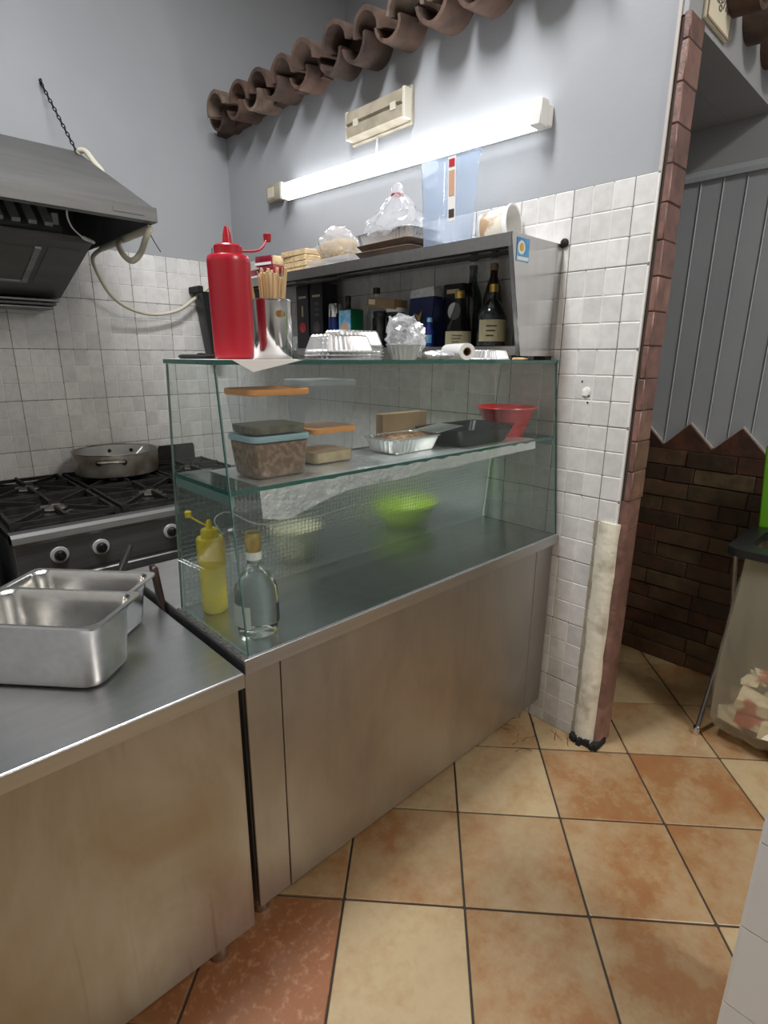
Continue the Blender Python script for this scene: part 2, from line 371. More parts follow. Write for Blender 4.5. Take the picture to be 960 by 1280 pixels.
def dup(root, loc, rz=None, label=None, group=None):
    def cp(o, par):
        c_ = o.copy(); C.objects.link(c_)
        if par is not None: c_.parent = par
        for ch in list(o.children): cp(ch, c_)
        return c_
    r = cp(root, None); r.location = loc
    if rz is not None: r.rotation_euler = (0, 0, rz)
    if label: r['label'] = label
    if group: r['group'] = group
    return r
# ================================================================ SETTING
XB, YL, XP = 1.855, 3.285, 2.76          # back wall face, left wall face, panelled wall face
XN, YN, HC = -1.9, -2.2, 3.75
# ---- floor with tiles laid on the diagonal
bm = B(); box(bm, XN, XP+.12, YN, YL+.1, -.08, -.006); floor = struct('floor', bm, 'grout_dark')
GX, GY, GA, GS = .7454, .9342, -.82923, .33304
ca, sa = cos(GA), sin(GA)
RED = {(-1, -1): (.62, .7), (-2, -1): (.55, .5), (0, 0): (.17, .1), (1, 0): (.14, .1), (1, -1): (.20, .1), (2, -1): (.22, .1), (0, -1): (-.12, .1), (0, 1): (.05, .1),
       (1, 1): (-.13, .05), (2, 1): (.20, .1), (3, 1): (.22, .1), (2, 0): (.13, .1), (3, 0): (.25, .1), (3, 2): (.02, .1), (4, 1): (-.1, .1), (4, 2): (.2, .1), (3, 3): (.0, .1), (2, 2): (-.05, .1)}
HALF = GS/2-.0032
def clip_poly(poly, x0, x1, y0, y1):
    for ax, v, sgn in ((0, x0, 1), (0, x1, -1), (1, y0, 1), (1, y1, -1)):
        out = []
        for i in range(len(poly)):
            p_, q = poly[i-1], poly[i]; dp, dq = (p_[ax]-v)*sgn, (q[ax]-v)*sgn
            if (dp >= 0) != (dq >= 0):
                t = dp/(dp-dq); out.append((p_[0]+(q[0]-p_[0])*t, p_[1]+(q[1]-p_[1])*t))
            if dq >= 0: out.append(q)
        poly = out
        if not poly: break
    return poly
bm = B(); vv = rrect(2*HALF, 2*HALF, .003, 1)
loft(bm, [[(x, y, -.007) for x, y in vv], [(x, y, -.0012) for x, y in vv], [(x*.986, y*.986, 0) for x, y in vv]]); tile_me = mesh(bm, 'tile', 'floortile')
rr = random.Random(3)
for i in range(-9, 14):
    for j in range(-9, 12):
        cx, cy = GX+GS*((i+.5)*ca-(j+.5)*sa), GY+GS*((i+.5)*sa+(j+.5)*ca)
        cor = [(cx+u*ca-v_*sa, cy+u*sa+v_*ca) for u, v_ in ((-HALF, -HALF), (HALF, -HALF), (HALF, HALF), (-HALF, HALF))]
        if cx < -.6 or cy < -.7: continue
        if cx < 1.8 and cy > 1.9: continue
        q = clip_poly(cor, XN, XP, YN, YL)
        if len(q) < 3: continue
        ar = abs(sum(q[k-1][0]*q[k][1]-q[k][0]*q[k-1][1] for k in range(len(q))))/2
        if ar < .002: continue
        if ar < .999*(2*HALF)**2:
            bm = B(); loft(bm, [[(x, y, -.007) for x, y in q], [(x, y, 0) for x, y in q]]); o = obj('tile', bm, 'floortile', floor)
        else:
            o = obj('tile', tile_me, None, floor); o.location = (cx, cy, rr.uniform(-.0008, .0006)); o.rotation_euler = (0, 0, GA+rr.choice((0, 1, 2, 3))*pi/2)
        r_ = RED.get((i, j), (rr.uniform(-.12, .2), .1)); o.color = (r_[0]+.12, r_[1], 0, 1)
# ---- walls
def wallobj(name, dims, mat, label):
    bm = B(); box(bm, *dims); return struct(name, bm, mat, label)
wl = wallobj('wall_left', (XN, XP+.12, YL, YL+.1, -.08, HC), 'paint', 'grey painted kitchen wall with a white tiled band behind the stove')
wb = wallobj('wall_back', (XB, XB+.10, .775, YL-.001, -.006, 2.70), 'paint', 'grey partition wall tiled to head height and capped with roof tiles')
wp = wallobj('wall_far', (XP, XP+.12, YN, YL-.001, -.08, HC), 'paint', 'wall of the passage with grey boards above dark bricks')
wn = wallobj('wall_near', (XN-.1, XN, YN, YL, -.08, HC), 'paint_plain', 'pale wall behind the viewer')
ws = wallobj('wall_side', (XN-.1, XP+.12, YN-.1, YN, -.08, HC), 'paint_plain', 'pale side wall behind the viewer')
ce = wallobj('ceiling', (XN-.1, XP+.12, YN-.1, YL+.1, HC, HC+.1), 'ceiling_paint', 'white ceiling')
lin = wallobj('wall_lintel', (XB+.001, XP-.001, .755, .90, 2.36, 2.70), 'paint', 'pale wall above the passage opening')
sof = wallobj('ceiling_passage', (XB+.101, XP-.001, .901, YL-.001, 2.36, 2.46), 'paint', 'low grey ceiling of the passage')
# small wall tiles, 20 x 25 cm sheets of nine
TW, TH = DC/3, DZ/3
def wtile_me(mat, w_, h_):
    bm = B(); g = .0013
    x, z = w_/2-g, h_/2-g; i = .0022
    loft(bm, [[(-x, 0, -z), (x, 0, -z), (x, 0, z), (-x, 0, z)], [(-x, -.0035, -z), (x, -.0035, -z), (x, -.0035, z), (-x, -.0035, z)], [(-x+i, -.005, -z+i), (x-i, -.005, -z+i), (x-i, -.005, z-i), (-x+i, -.005, z-i)]], cap0=False)
    return mesh(bm, 'tile', mat)
def tilewall(parent, face, ax, lo, hi, joint, zlo, zhi, mat, gmat, indiv, rest_mat):
    # grout bed
    bm = B()
    if ax == 1: box(bm, face-.0068, face+.002, lo, hi, zlo, zhi)
    else: box(bm, lo, hi, face-.0068, face+.002, zlo, zhi)
    obj('grout', bm, gmat, parent)
    cache = {}; rest = B(); rg = random.Random(11)
    k0 = math.floor((lo-joint)/TW)-1; n = 0
    for k in range(k0, k0+80):
        a, b_ = max(joint+k*TW, lo), min(joint+(k+1)*TW, hi)
        if b_-a < .008: continue
        for r in range(-18, 7):
            z0, z1 = max(1.477+r*TH, zlo), min(1.477+(r+1)*TH, zhi)
            if z1-z0 < .008: continue
            c_, zc = (a+b_)/2, (z0+z1)/2
            if indiv(c_, zc) and n < 300:
                key = (round(b_-a, 4), round(z1-z0, 4))
                if key not in cache: cache[key] = wtile_me(mat, *key)
                o = obj('tile', cache[key], None, parent)
                o.rotation_euler = (rg.gauss(0, .005), 0, rg.gauss(0, .005)+(0 if ax == 0 else -pi/2)) ; n += 1
                o.location = (c_, face-.0033, zc) if ax == 0 else (face-.0033, c_, zc)
            else:
                w_, h_ = (b_-a)/2-.0013, (z1-z0)/2-.0013
                if ax == 0: box(rest, c_-w_, c_+w_, face-.0085, face-.003, zc-h_, zc+h_)
                else: box(rest, face-.0085, face-.003, c_-w_, c_+w_, zc-h_, zc+h_)
    o = obj('tiles', rest, mat, parent); o['kind'] = 'stuff'
tilewall(wb, XB, 1, .773, YL-.006, .844, 0, 1.98, 'walltile', 'grout_back', lambda y, z: y < 1.06 or (z > .85 and y < 1.72), 'walltile')
tilewall(wl, YL, 0, -.6, XB-.006, 1.025, 0, 1.98, 'walltile_cool', 'grout_left', lambda x, z: x > .30 and z > .80 and not (x < .72 and z > 1.75), 'walltile_cool')
# brick edging up the end of the partition
rg = random.Random(5); zb = [0]
for k in range(23): zb.append(.067+k*.1015)
zb.append(2.365)
for a, b_ in zip(zb, zb[1:]):
    if b_-a < .03: continue
    d = rg.uniform(-.003, .003); bm = B(); low = a < .95
    if low:
        loft(bm, [[(1.906+x, .760+y, z) for x, y in rrect(.104, .037, .0155, 4)] for z in (a+.0004, b_-.0004)]); crumple(bm.verts, .0015, 30, a*9); obj('brick', bm, 'postbrick', wb, True); continue
    vs = box(bm, 1.853+d*.5, 1.957+d*.5, .742+rg.uniform(-.0015, .0015), .7625, a+.0008, b_-.0008, bev=.012 if low else .003, seg=3 if low else 1)
    crumple(bm.verts, .002, 30, a*9)
    obj('brick', bm, 'postbrick', wb, True)
bx('mortar', (1.8565, 1.954, .7445, .7745, .98, 2.355), 'brick_mortar', wb)
bx('mortar_edge', (1.8495, 1.856, .7715, .780, 0, 2.42), 'edge_white', wb)
# broken plaster pad low on the partition corner
bm = B(); rings = []
for k in range(15):
    z = -.004+.90*k/14; w_ = .038+.004*noise.noise((z*9, 1, 2)); yc = .800+.004*noise.noise((z*5, 3, 1)); d = .024+.005*noise.noise((z*7, 9, 4))
    if k == 14: d *= .6
    rings.append([(XB-.0035-d*max(0, sin(pi*t/8))**.45, yc-w_+2*w_*t/8, z) for t in range(9)]+[(XB+.01, yc+w_, z), (XB+.01, yc-w_, z)])
loft(bm, rings); o = obj('plaster_pad', bm, 'plaster', wb, True); o['label'] = 'cracked cream plaster pad'
bm = B()
for k in range(12): box(bm, XB-.010, XB-.003, .838+rg.uniform(-.003, .002), .848+rg.uniform(0, .004), k*.075, k*.075+.07)
obj('broken_edge', bm, 'ivory_dirty', wb)
bm = B(); vs = []
for k in range(9):
    y = .735+.012*k; vs += box(bm, XB-.030-.02*rg.random(), XB+.05, y, y+.015, -.0005, .010+.018*rg.random())
crumple(bm.verts, .004, 40); obj('soot_patch', bm, 'soot', wb)
# old fixing hole with filler on the tiles
bm = B(); vs = sphere(bm, (XB-.008, .934, 1.337), .017, 12, 8, (.35, 1, 1)); crumple(vs, .005, 70); o = obj('filler_patch', bm, 'paper', wb, True); o['label'] = 'white filler patch on the tiles'
for dy, dz in ((.017, .035), (-.010, -.035), (-.012, -.012)):
    bm = B(); sphere(bm, (XB-.0085, .934+dy, 1.337+dz), .0035, 8, 6); obj('plug_hole', bm, 'crack', wb)
# ---- far wall: boards, bricks, zigzag tiles
bw = .0862
for k in range(-9, 14):
    y0 = .974+k*bw; bm = B(); box(bm, XP-.012, XP-.0005, y0+.0022, y0+bw-.0022, 1.02, 2.165, bev=.003); obj('board', bm, 'board', wp)
for k in range(-9, 15):
    y0 = .974+k*bw; bm = B(); prism(bm, [(XP-.001, y0-.004), (XP-.013, y0-.0032), (XP-.0165, y0), (XP-.013, y0+.0032), (XP-.001, y0+.004)], 2, 1.02, 2.165); obj('board_bead', bm, 'board', wp)
bm = B(); prism(bm, [(XP-.0005, 2.160), (XP-.028, 2.160), (XP-.028, 2.178), (XP-.012, 2.198), (XP-.0005, 2.205)], 1, .2, 2.1); obj('board_rail', bm, 'board', wp)
bx('mortar', (XP-.030, XP-.0002, .2, 2.1, 0, 1.045), 'brick_mortar', wp)
rg = random.Random(21); RH = 1.045/14
for r in range(14):
    y = .2-rg.uniform(0, .2)
    while y < 1.62:
        L = rg.choice((.12, .2, .24, .26, .3)); z0 = r*RH
        ya, yb = max(y, .2), y+L
        if yb-ya > .03:
            bm = B(); d = rg.uniform(.036, .046); box(bm, XP-d, XP-.02, ya+.001, yb-.001, z0+.0008+rg.uniform(0, .0015), z0+RH-.0008-rg.uniform(0, .0015), bev=.0025); crumple(bm.verts, .003, 25, r)
            obj('brick', bm, rg.choice(('brick', 'brick', 'brick', 'brick', 'brick_ochre', 'brick_red')), wp)
        y += L
for k in range(-3, 5):
    yc = .868+.207*k; bm = B(); prism(bm, [(yc-.103, 1.046), (yc+.103, 1.046), (yc+.103, 1.06), (yc, 1.165), (yc-.103, 1.06)], 0, XP-.036, XP-.008); obj('brick', bm, 'brick_red', wp)
    bm = B(); prism(bm, [(yc-.106, 1.052), (yc+.106, 1.052), (yc+.106, 1.066), (yc, 1.173), (yc-.106, 1.066)], 0, XP-.024, XP-.007); obj('grout_edge', bm, 'edge_white', wp)
# ---- tiled pier at the right
pier = wallobj('wall_right', (1.068, 1.30, -1.2, .105, 0, 1.0), 'grout_dark', 'low white tiled pier beside the passage')
bm = B(); s_ = .0985
loft(bm, [[(0, y, z) for y, z in ((-s_, -s_), (s_, -s_), (s_, s_), (-s_, s_))], [(-.008, y, z) for y, z in ((-s_, -s_), (s_, -s_), (s_, s_), (-s_, s_))]]); pt = mesh(bm, 'tile', 'piertile')
for a in range(6):
    for b_ in range(6):
        if b_ == 5: continue
        o = obj('tile', pt, None, pier); o.location = (1.069, .108-.1-a*.2, .1+b_*.2)
for b_ in range(5):
    z0 = .0015+b_*.2; bx('tile', (1.062, 1.298, .103, .113, z0, z0+.197), 'piertile', pier)
bx('coping', (1.052, 1.31, -1.2, .116, .9995, 1.03), 'piertile', pier, bev=.004)
# ---- roof tiles capping the partition and the lintel
def coppo(r0, r1, L, th, up, seg=10):
    bm = B(); rings = []
    for i in range(4):
        t = i/3; r = r0+(r1-r0)*t; x = -L/2+L*t
        def arc(R): return [(x, R*cos(pi*k/seg), (R*sin(pi*k/seg) if up else -R*sin(pi*k/seg))) for k in range(seg+1)]
        rings.append(arc(r)+arc(r-th)[::-1])
    loft(bm, rings); crumple(bm.verts, .006, 14, r0*50+up); return bm
rt_up = [mesh(coppo(.080+.004*k, .068, .32, .016, True), 'roof_tile', ('rooftile', 'rooftile', 'rooftile_pale')[k], True) for k in range(3)]
rt_dn = [mesh(coppo(.068+.004*k, .080, .30, .014, False), 'roof_tile', ('rooftile', 'rooftile_pale', 'rooftile')[k], True) for k in range(3)]
rg = random.Random(9)
for k in range(11):
    y = 3.05-.195*k+rg.uniform(-.012, .012); z = 2.760-.008*k+rg.uniform(-.008, .008); xo = rg.uniform(-.015, .015)
    o = obj('roof_tile', rg.choice(rt_up), None, wb); o.location = (1.838+xo, y, z-.048); o.rotation_euler = (rg.uniform(-.12, .12), -.14, rg.uniform(-.05, .05))
    o = obj('roof_tile', rg.choice(rt_dn), None, wb); o.location = (1.860-xo, y+.1+rg.uniform(-.01, .01), z-.035); o.rotation_euler = (rg.uniform(-.12, .12), -.14, rg.uniform(-.05, .05))
bm = B()
for k in range(24): box(bm, 1.80, 1.93, .9+k*.1, 1.0+k*.1, 2.655+rg.uniform(-.004, .004), 2.74)
crumple(bm.verts, .008, 20); obj('mortar_bed', bm, 'rooftile', wb)
for k in range(4):
    x = 2.135+.21*k
    o = obj('roof_tile', rt_dn[k % 3], None, lin); o.location = (x, .80, 2.520); o.rotation_euler = (0, -.13, pi/2)
    if k: o = obj('roof_tile', rt_up[k % 3], None, lin); o.location = (x-.105, .80, 2.55); o.rotation_euler = (0, -.13, pi/2)
# ================================================================ FURNITURE
# ---- steel work counter
t = thing('work_counter', 'long stainless steel work counter holding two steel food pans', 'counter', (-.2, 1.3, 0))
bx('worktop', (-1.2, .508, .965, 1.70, .761, .795), 'steel_top', t, bev=.003, seg=2)
bx('front_lip', (-1.2, .5075, .9635, .968, .7605, .7925), 'steel_lip', t)
bx('front_panel', (-1.2, .499, .978, .992, .085, .762), 'steel_front', t, bev=.002)
bx('side_panel', (.489, .4985, .993, 1.68, .085, .762), 'steel_front', t)
bx('bottom_shelf', (-1.2, .488, .993, 1.68, .085, .10), 'steel_front', t)
for x, y in ((.425, 1.035), (.425, 1.62), (-.75, 1.035), (-.75, 1.62)):
    lat('leg', [(.021, 0), (.023, .004), (.023, .05), (.020, .052), (.020, .087)], 'steel_lip', t, c=(x, y, 0), world=True)
# ---- glass display case on a steel base
t = thing('display_case', 'glass food display case on a stainless steel base beside the tiled wall', 'display case', (1.18, 1.3, 0))
bx('base_top', (.522, 1.8455, .985, 1.70, .776, .81), 'steel_top', t, bev=.002)
bx('front_lip', (.5225, 1.845, .9835, .987, .7755, .8085), 'steel_lip', t)
for a, b_ in ((.527, .6195), (.6225, 1.727), (1.730, 1.838)):
    bx('front_panel', (a, b_, 1.000, 1.012, .095, .777), 'case_front', t, bev=.0015)
bx('panel_backing', (.529, 1.836, 1.0095, 1.016, .098, .776), 'case_front', t)
bx('side_panel', (.527, .537, 1.0165, 1.68, .095, .777), 'case_front', t)
bx('side_panel', (1.828, 1.838, 1.0165, 1.68, .095, .777), 'case_front', t)
bx('bottom_shelf', (.5375, 1.8275, 1.0165, 1.68, .095, .11), 'case_front', t)
for x, y in ((.57, 1.075), (1.79, 1.075), (.57, 1.62), (1.79, 1.62)):
    lat('leg', [(.021, 0), (.023, .004), (.023, .05), (.020, .052), (.020, .097)], 'steel_lip', t, c=(x, y, 0), world=True)
CX0, CX1, ZB, ZT = .536, 1.840, .8105, 1.432
YF0, YF1, YK0, YK1 = .997, 1.056, 1.335, 1.283     # front bottom/top, rear bottom/top
def yf(z): return YF0+(YF1-YF0)*(z-ZB)/(ZT-ZB)
def yk(z): return YK0+(YK1-YK0)*(z-ZB)/(ZT-ZB)
def pane(name, poly8, mats, edge_idx, parent):
    """a pane from 8 corners; the thin sides get the green edge material"""
    bm = B(); vs = [bm.verts.new(q) for q in poly8]
    f_ = [bm.faces.new([vs[i] for i in q]) for q in ((0, 1, 2, 3), (7, 6, 5, 4), (0, 4, 5, 1), (1, 5, 6, 2), (2, 6, 7, 3), (3, 7, 4, 0))]
    for k in (2, 3, 4, 5): f_[k].material_index = 1
    return obj(name, bm, mats, parent)
TG = .006
for x0 in (CX0, CX1-TG):
    pane('side_glass', [(x0, yf(ZB), ZB), (x0, yk(ZB), ZB), (x0, yk(ZT), ZT), (x0, yf(ZT), ZT), (x0+TG, yf(ZB), ZB), (x0+TG, yk(ZB), ZB), (x0+TG, yk(ZT), ZT), (x0+TG, yf(ZT), ZT)], ['glass', 'glass_edge_pale'], 0, t)
pane('front_glass', [(CX0, YF0-TG, ZB), (CX1, YF0-TG, ZB), (CX1, YF1-TG, ZT), (CX0, YF1-TG, ZT), (CX0, YF0-.0005, ZB), (CX1, YF0-.0005, ZB), (CX1, YF1-.0005, ZT), (CX0, YF1-.0005, ZT)], ['glass', 'glass_edge'], 0, t)
pane('top_glass', [(CX0-.004, YF1-.010, ZT+.0005), (CX1+.004, YF1-.010, ZT+.0005), (CX1+.004, YK1+.004, ZT+.0005), (CX0-.004, YK1+.004, ZT+.0005), (CX0-.004, YF1-.010, ZT+.0095), (CX1+.004, YF1-.010, ZT+.0095), (CX1+.004, YK1+.004, ZT+.0095), (CX0-.004, YK1+.004, ZT+.0095)], ['glass_shelf', 'glass_edge'], 0, t)
ZS = 1.176
pane('glass_shelf', [(CX0+TG, yf(ZS)+.002, ZS-.010), (CX1-TG, yf(ZS)+.002, ZS-.010), (CX1-TG, yk(ZS)-.004, ZS-.010), (CX0+TG, yk(ZS)-.004, ZS-.010), (CX0+TG, yf(ZS)+.002, ZS), (CX1-TG, yf(ZS)+.002, ZS), (CX1-TG, yk(ZS)-.004, ZS), (CX0+TG, yk(ZS)-.004, ZS)], ['glass_shelf', 'glass_edge'], 0, t)
for x0 in (CX0+TG, CX1-TG-.008): bx('edge_reflection', (x0, x0+.008, yf(1.15)+.004, yk(1.15)-.006, ZS-.032, ZS-.0105), 'glass_edge_pale', t)  # added pale strip at each end, coloured as the reflection in the shelf edge
bm = B(); prism(bm, [(yk(ZB)-.006, ZB), (yk(ZB)-.002, ZB), (yk(ZS-.012)-.002, ZS-.012), (yk(ZS-.012)-.006, ZS-.012)], 0, CX0+TG+.001, CX1-TG-.001); o = obj('rear_pane', bm, 'embossed_pane', t); o['label'] = 'obscure pane with a fine embossed pattern'
# sealing bead and crumbs along the foot of the glass
bm = B(); tube(bm, [(CX0-.002, YF0-.008, ZB), (CX1, YF0-.008, ZB)], .0035, 6); obj('sealing_bead', bm, 'film', t, True)
bm = B(); rg = random.Random(4)
for k in range(46):
    y = 1.0+.33*k/45; r_ = rg.uniform(.003, .007); vs = sphere(bm, (.529+rg.uniform(-.003, .002), y, .8105), r_, 6, 4, (1, 1, .6))
crumple(bm.verts, .002, 90); o = obj('crumbs', bm, 'crumb', t); o['kind'] = 'stuff'
# ---- gas stove
t = thing('gas_stove', 'steel gas range with black grates and round control knobs against the tiles', 'stove', (.91, 2.7, 0))
SX0, SX1, SY0, SY1 = .325, 1.53, 2.235, 3.24
bx('body', (SX0, SX1, SY0+.03, SY1, .10, .80), 'stove_steel', t)
bx('hob_top', (SX0, SX1, SY0+.012, SY1, .800, .826), 'black_iron', t)
bm = B(); prism(bm, [(SY0+.02, .832), (SY0+.065, .832), (SY0+.065, .79), (SY0+.012, .785), (SY0, .80), (SY0+.004, .822)], 0, SX0, SX1); obj('front_rim', bm, 'stove_steel', t)
bx('control_panel', (SX0+.004, SX1-.004, SY0+.016, SY0+.031, .655, .786), 'stove_steel', t, bev=.002)
od = bx('oven_door', (SX0+.02, SX1-.02, SY0+.012, SY0+.031, .17, .640), 'stove_steel', t, bev=.004)
tb('door_handle', [(SX0+.08, SY0-.012, .605), (SX1-.08, SY0-.012, .605)], .011, 'black_plastic', od, 10)
for x in (SX0+.1, SX1-.1): bx('handle_bracket', (x-.01, x+.01, SY0-.014, SY0+.013, .598, .612), 'black_plastic', od)
bx('door_gap', (SX0+.01, SX1-.01, SY0+.022, SY0+.0305, .640, .655), 'stove_steel', t)
for x, y in ((SX0+.06, SY0+.1), (SX1-.06, SY0+.1), (SX0+.06, SY1-.1), (SX1-.06, SY1-.1)): lat('foot', [(.025, 0), (.025, .1)], 'black_plastic', t, c=(x, y, 0), world=True)
Rk = Matrix.Rotation(pi/2, 4, 'X')
kb = B(); lathe(kb, [(.031, 0), (.032, .004), (.030, .007), (.020, .008)], seg=28, mat=Rk); ring_me = mesh(kb, 'knob', 'knob_ring', True)
kb = B(); lathe(kb, [(.020, .006), (.019, .020), (.016, .024)], seg=20, mat=Rk); box(kb, -.005, .005, -.030, -.02, -.017, .017, bev=.002); dial_me = mesh(kb, 'dial', 'black_plastic', True)
for x, zz in ((.468, .729), (.613, .726), (.893, .731), (1.04, .729), (1.19, .729), (1.34, .729)):
    kn = obj('knob', ring_me, None, t); kn.location = (x, SY0+.0165, zz)
    d = bpy.data.objects.new('dial', dial_me); C.objects.link(d); d.parent = kn; d.rotation_euler = (0, random.uniform(-.3, .3), 0)
gw, gd = .385, .445
def bar(bm, a, b_, w_=.012, h_=.016):
    a, b_ = Vector(a), Vector(b_); d = (b_-a); n_ = Vector((-d.y, d.x, 0)).normalized()*w_/2; up = Vector((0, 0, h_/2))
    vs = [bm.verts.new(p_+s1*n_+s2*up) for p_ in (a, b_) for s1, s2 in ((-1, -1), (1, -1), (1, 1), (-1, 1))]
    for q in ((0, 1, 2, 3), (7, 6, 5, 4), (0, 4, 5, 1), (1, 5, 6, 2), (2, 6, 7, 3), (3, 7, 4, 0)): bm.faces.new([vs[i] for i in q])
g = B(); X_, Y_ = gw/2-.012, gd/2-.012; z = .022
for a, b_ in (((-X_, -Y_, z), (X_, -Y_, z)), ((X_, -Y_, z), (X_, Y_, z)), ((X_, Y_, z), (-X_, Y_, z)), ((-X_, Y_, z), (-X_, -Y_, z))): bar(g, a, b_)
for a in range(4):
    c_, s_ = cos(a*pi/2), sin(a*pi/2); bar(g, (.045*c_, .045*s_, z+.004), ((X_ if a % 2 == 0 else Y_)*c_, (X_ if a % 2 == 0 else Y_)*s_, z+.004), .011, .024)
    c_, s_ = (1 if a in (0, 3) else -1), (1 if a in (0, 1) else -1); bar(g, (.045*c_, .055*s_, z+.004), (X_*c_, Y_*s_, z+.002), .010, .018)
for sx in (-1, 1):
    for sy in (-1, 1): box(g, sx*X_-.008, sx*X_+.008, sy*Y_-.008, sy*Y_+.008, 0, .03)
grate_me = mesh(g, 'grate', 'black_iron')
g = B(); lathe(g, [(.075, 0), (.075, .006), (.050, .008), (.050, .016), (.044, .020), (.0, .021)], seg=24); burner_me = mesh(g, 'burner', 'burner', True)
g = B(); lathe(g, [(.055, 0), (.060, .001), (.060, .003), (.046, .004), (.046, .003)], seg=24, cap=False); brass_me = mesh(g, 'burner_ring', 'pot_alu', True)
for i in range(3):
    for j in range(2):
        cx, cy = SX0+.012+gw*(i+.5)+.008*i, SY0+.075+gd*(j+.5)+.01*j
        o = obj('grate', grate_me, None, t); o.location = (cx, cy, .826); o.rotation_euler.z = random.uniform(-.02, .02)
        o = obj('burner', burner_me, None, t); o.location = (cx, cy, .826)
        o2 = bpy.data.objects.new('burner_ring', brass_me); C.objects.link(o2); o2.parent = o; o2.location.z = .0165
bm = B(); rtub(bm, [(.30, .02, 0), (.31, .02, .02), (.31, .02, .095), (.295, .02, .11)], .008); o = obj('baking_tin', bm, 'black_iron', None, True); o.location = (1.33, 3.253, .8265-.0)
tag(o, 'black baking tin standing upright behind the gas range', 'baking tin')
# ---- black appliance beside the range
t = thing('black_cabinet', 'black appliance housing beside the steel gas range', 'appliance', (.1, 2.7, 0))
bx('housing', (-.3, .300, 2.33, 3.25, .05, .84), 'black_plastic', t, bev=.03, seg=3, smooth=True)
bx('door', (-.28, .285, 2.313, 2.334, .12, .78), 'black_plastic', t, bev=.01, seg=2, smooth=True)
bx('plinth', (-.27, .27, 2.36, 3.22, 0, .05), 'black_plastic', t)
# ---- saute pan on the range
t = thing('saute_pan', 'wide scorched aluminium pan with loop handles on the gas range', 'pan', (.955, 3.02, .8645))
lat('pan_body', [(.185, 0), (.197, .006), (.201, .03), (.203, .112), (.208, .115), (.206, .117), (.199, .113), (.196, .012), (.0, .008)], 'pot_burnt', t, seg=40)
lat('pan_lining', [(.1985, .111), (.1955, .0135), (.0, .0095)], 'rim_steel', t, seg=40, cap=False)
for a in (-2.0, 1.14):
    pts = []
    for k in range(9):
        b_ = -.30+.60*k/8; r_ = .202+.042*min(1, sin(pi*k/8)*1.8); pts.append((r_*cos(a+b_), r_*sin(a+b_), .083+.006*sin(pi*k/8)))
    h = tb('handle', pts, .0075, 'pot_alu', t, 8, world=False)
    for b_ in (-.28, .28):
        bm = B(); sphere(bm, (.206*cos(a+b_), .206*sin(a+b_), .080), .014, 10, 8, (1, 1, 1)); obj('rivet', bm, 'black_iron', h, True, False)
bm = B(); rg = random.Random(2)
for k in range(9): sphere(bm, (rg.uniform(-.06, .10), rg.uniform(-.06, .06), .016), rg.uniform(.008, .016), 7, 5)
crumple(bm.verts, .006, 60); o = obj('food_remains', bm, 'olives', t, True, False); o['kind'] = 'stuff'
tb('spoon_rest', [(.05, .02, .02), (.16, .06, .105)], .005, 'pot_alu', t, 6, world=False)
# ---- extractor hood
t = thing('extractor_hood', 'large steel extractor hood with slanted canopy hung over the stove', 'extractor hood', (.1, 2.8, 1.65))
HX0, HX1 = -.75, .98
def sheet(name, prof, x0, x1, mat, parent):
    """folded sheet: prof is a closed (y, z) outline"""
    bm = B(); prism(bm, prof, 0, x0, x1); return obj(name, bm, mat, parent)
sheet('canopy', [(2.300, 1.985), (3.120, 2.362), (3.282, 2.362), (3.282, 2.350), (3.124, 2.350), (2.304, 1.972)], HX0, HX1, 'hood_steel', t)
fa = bx('fascia', (HX0, HX1+.002, 2.294, 2.304, 1.938, 1.989), 'hood_steel', t, bev=.0015)
bx('maker_plate', (.82, .93, 2.2925, 2.2945, 1.955, 1.972), 'hood_steel', fa)
bx('inner_lip', (HX0, HX1, 2.304, 2.335, 1.938, 1.943), 'hood_dark', t)
bm = B(); prism(bm, [(2.304, 1.938), (2.304, 1.973), (3.12, 2.35), (3.282, 2.35), (3.282, 1.938)], 0, HX1-.004, HX1); obj('side_panel', bm, 'hood_dark', t)
bx('back_liner', (HX0, HX1-.005, 3.27, 3.2835, 1.90, 2.349), 'hood_dark', t)
bm = B(); prism(bm, [(2.62, 1.925), (2.96, 2.235), (2.972, 2.225), (2.632, 1.915)], 0, HX0+.02, .735); fb = obj('filter_panel', bm, 'hood_dark', t)
g = B(); prism(g, [(2.618, 1.945), (2.950, 2.248), (2.961, 2.236), (2.629, 1.933)], 0, -.014, .014); slat_me = mesh(g, 'slat', 'filter_steel')
for k in range(24):
    o = obj('slat', slat_me, None, fb); o.location.x = .69-.055*k
bx('filter_frame', (.708, .73, 2.64, 2.66, 1.935, 1.985), 'filter_steel', fb)
LX1 = .83
bm = B(); prism(bm, [(2.615, 1.905), (2.60, 1.905), (2.60, 1.880), (2.615, 1.876), (3.14, 1.712), (3.282, 1.712), (3.282, 1.905)], 0, HX0, LX1); pl = obj('plenum', bm, 'hood_steel', t)
def onslope(y): return 1.876-(y-2.615)*(.164/.525)
def slope_plate(name, x0, x1, y0, y1, off, mat, parent):
    bm = B(); prism(bm, [(y0, onslope(y0)+.001), (y1, onslope(y1)+.001), (y1, onslope(y1)-off), (y0, onslope(y0)-off)], 0, x0, x1); return obj(name, bm, mat, parent)
slope_plate('access_panel', -.55, .64, 2.68, 2.97, .003, 'hood_glass', pl)
for x in (.64, -.57): slope_plate('panel_frame', x, x+.022, 2.67, 2.98, .007, 'stove_steel', pl)
slope_plate('panel_frame', -.57, .665, 2.975, 2.99, .006, 'stove_steel', pl)
slope_plate('cover_plate', .685, .80, 2.66, 2.985, .003, 'hood_steel', pl)
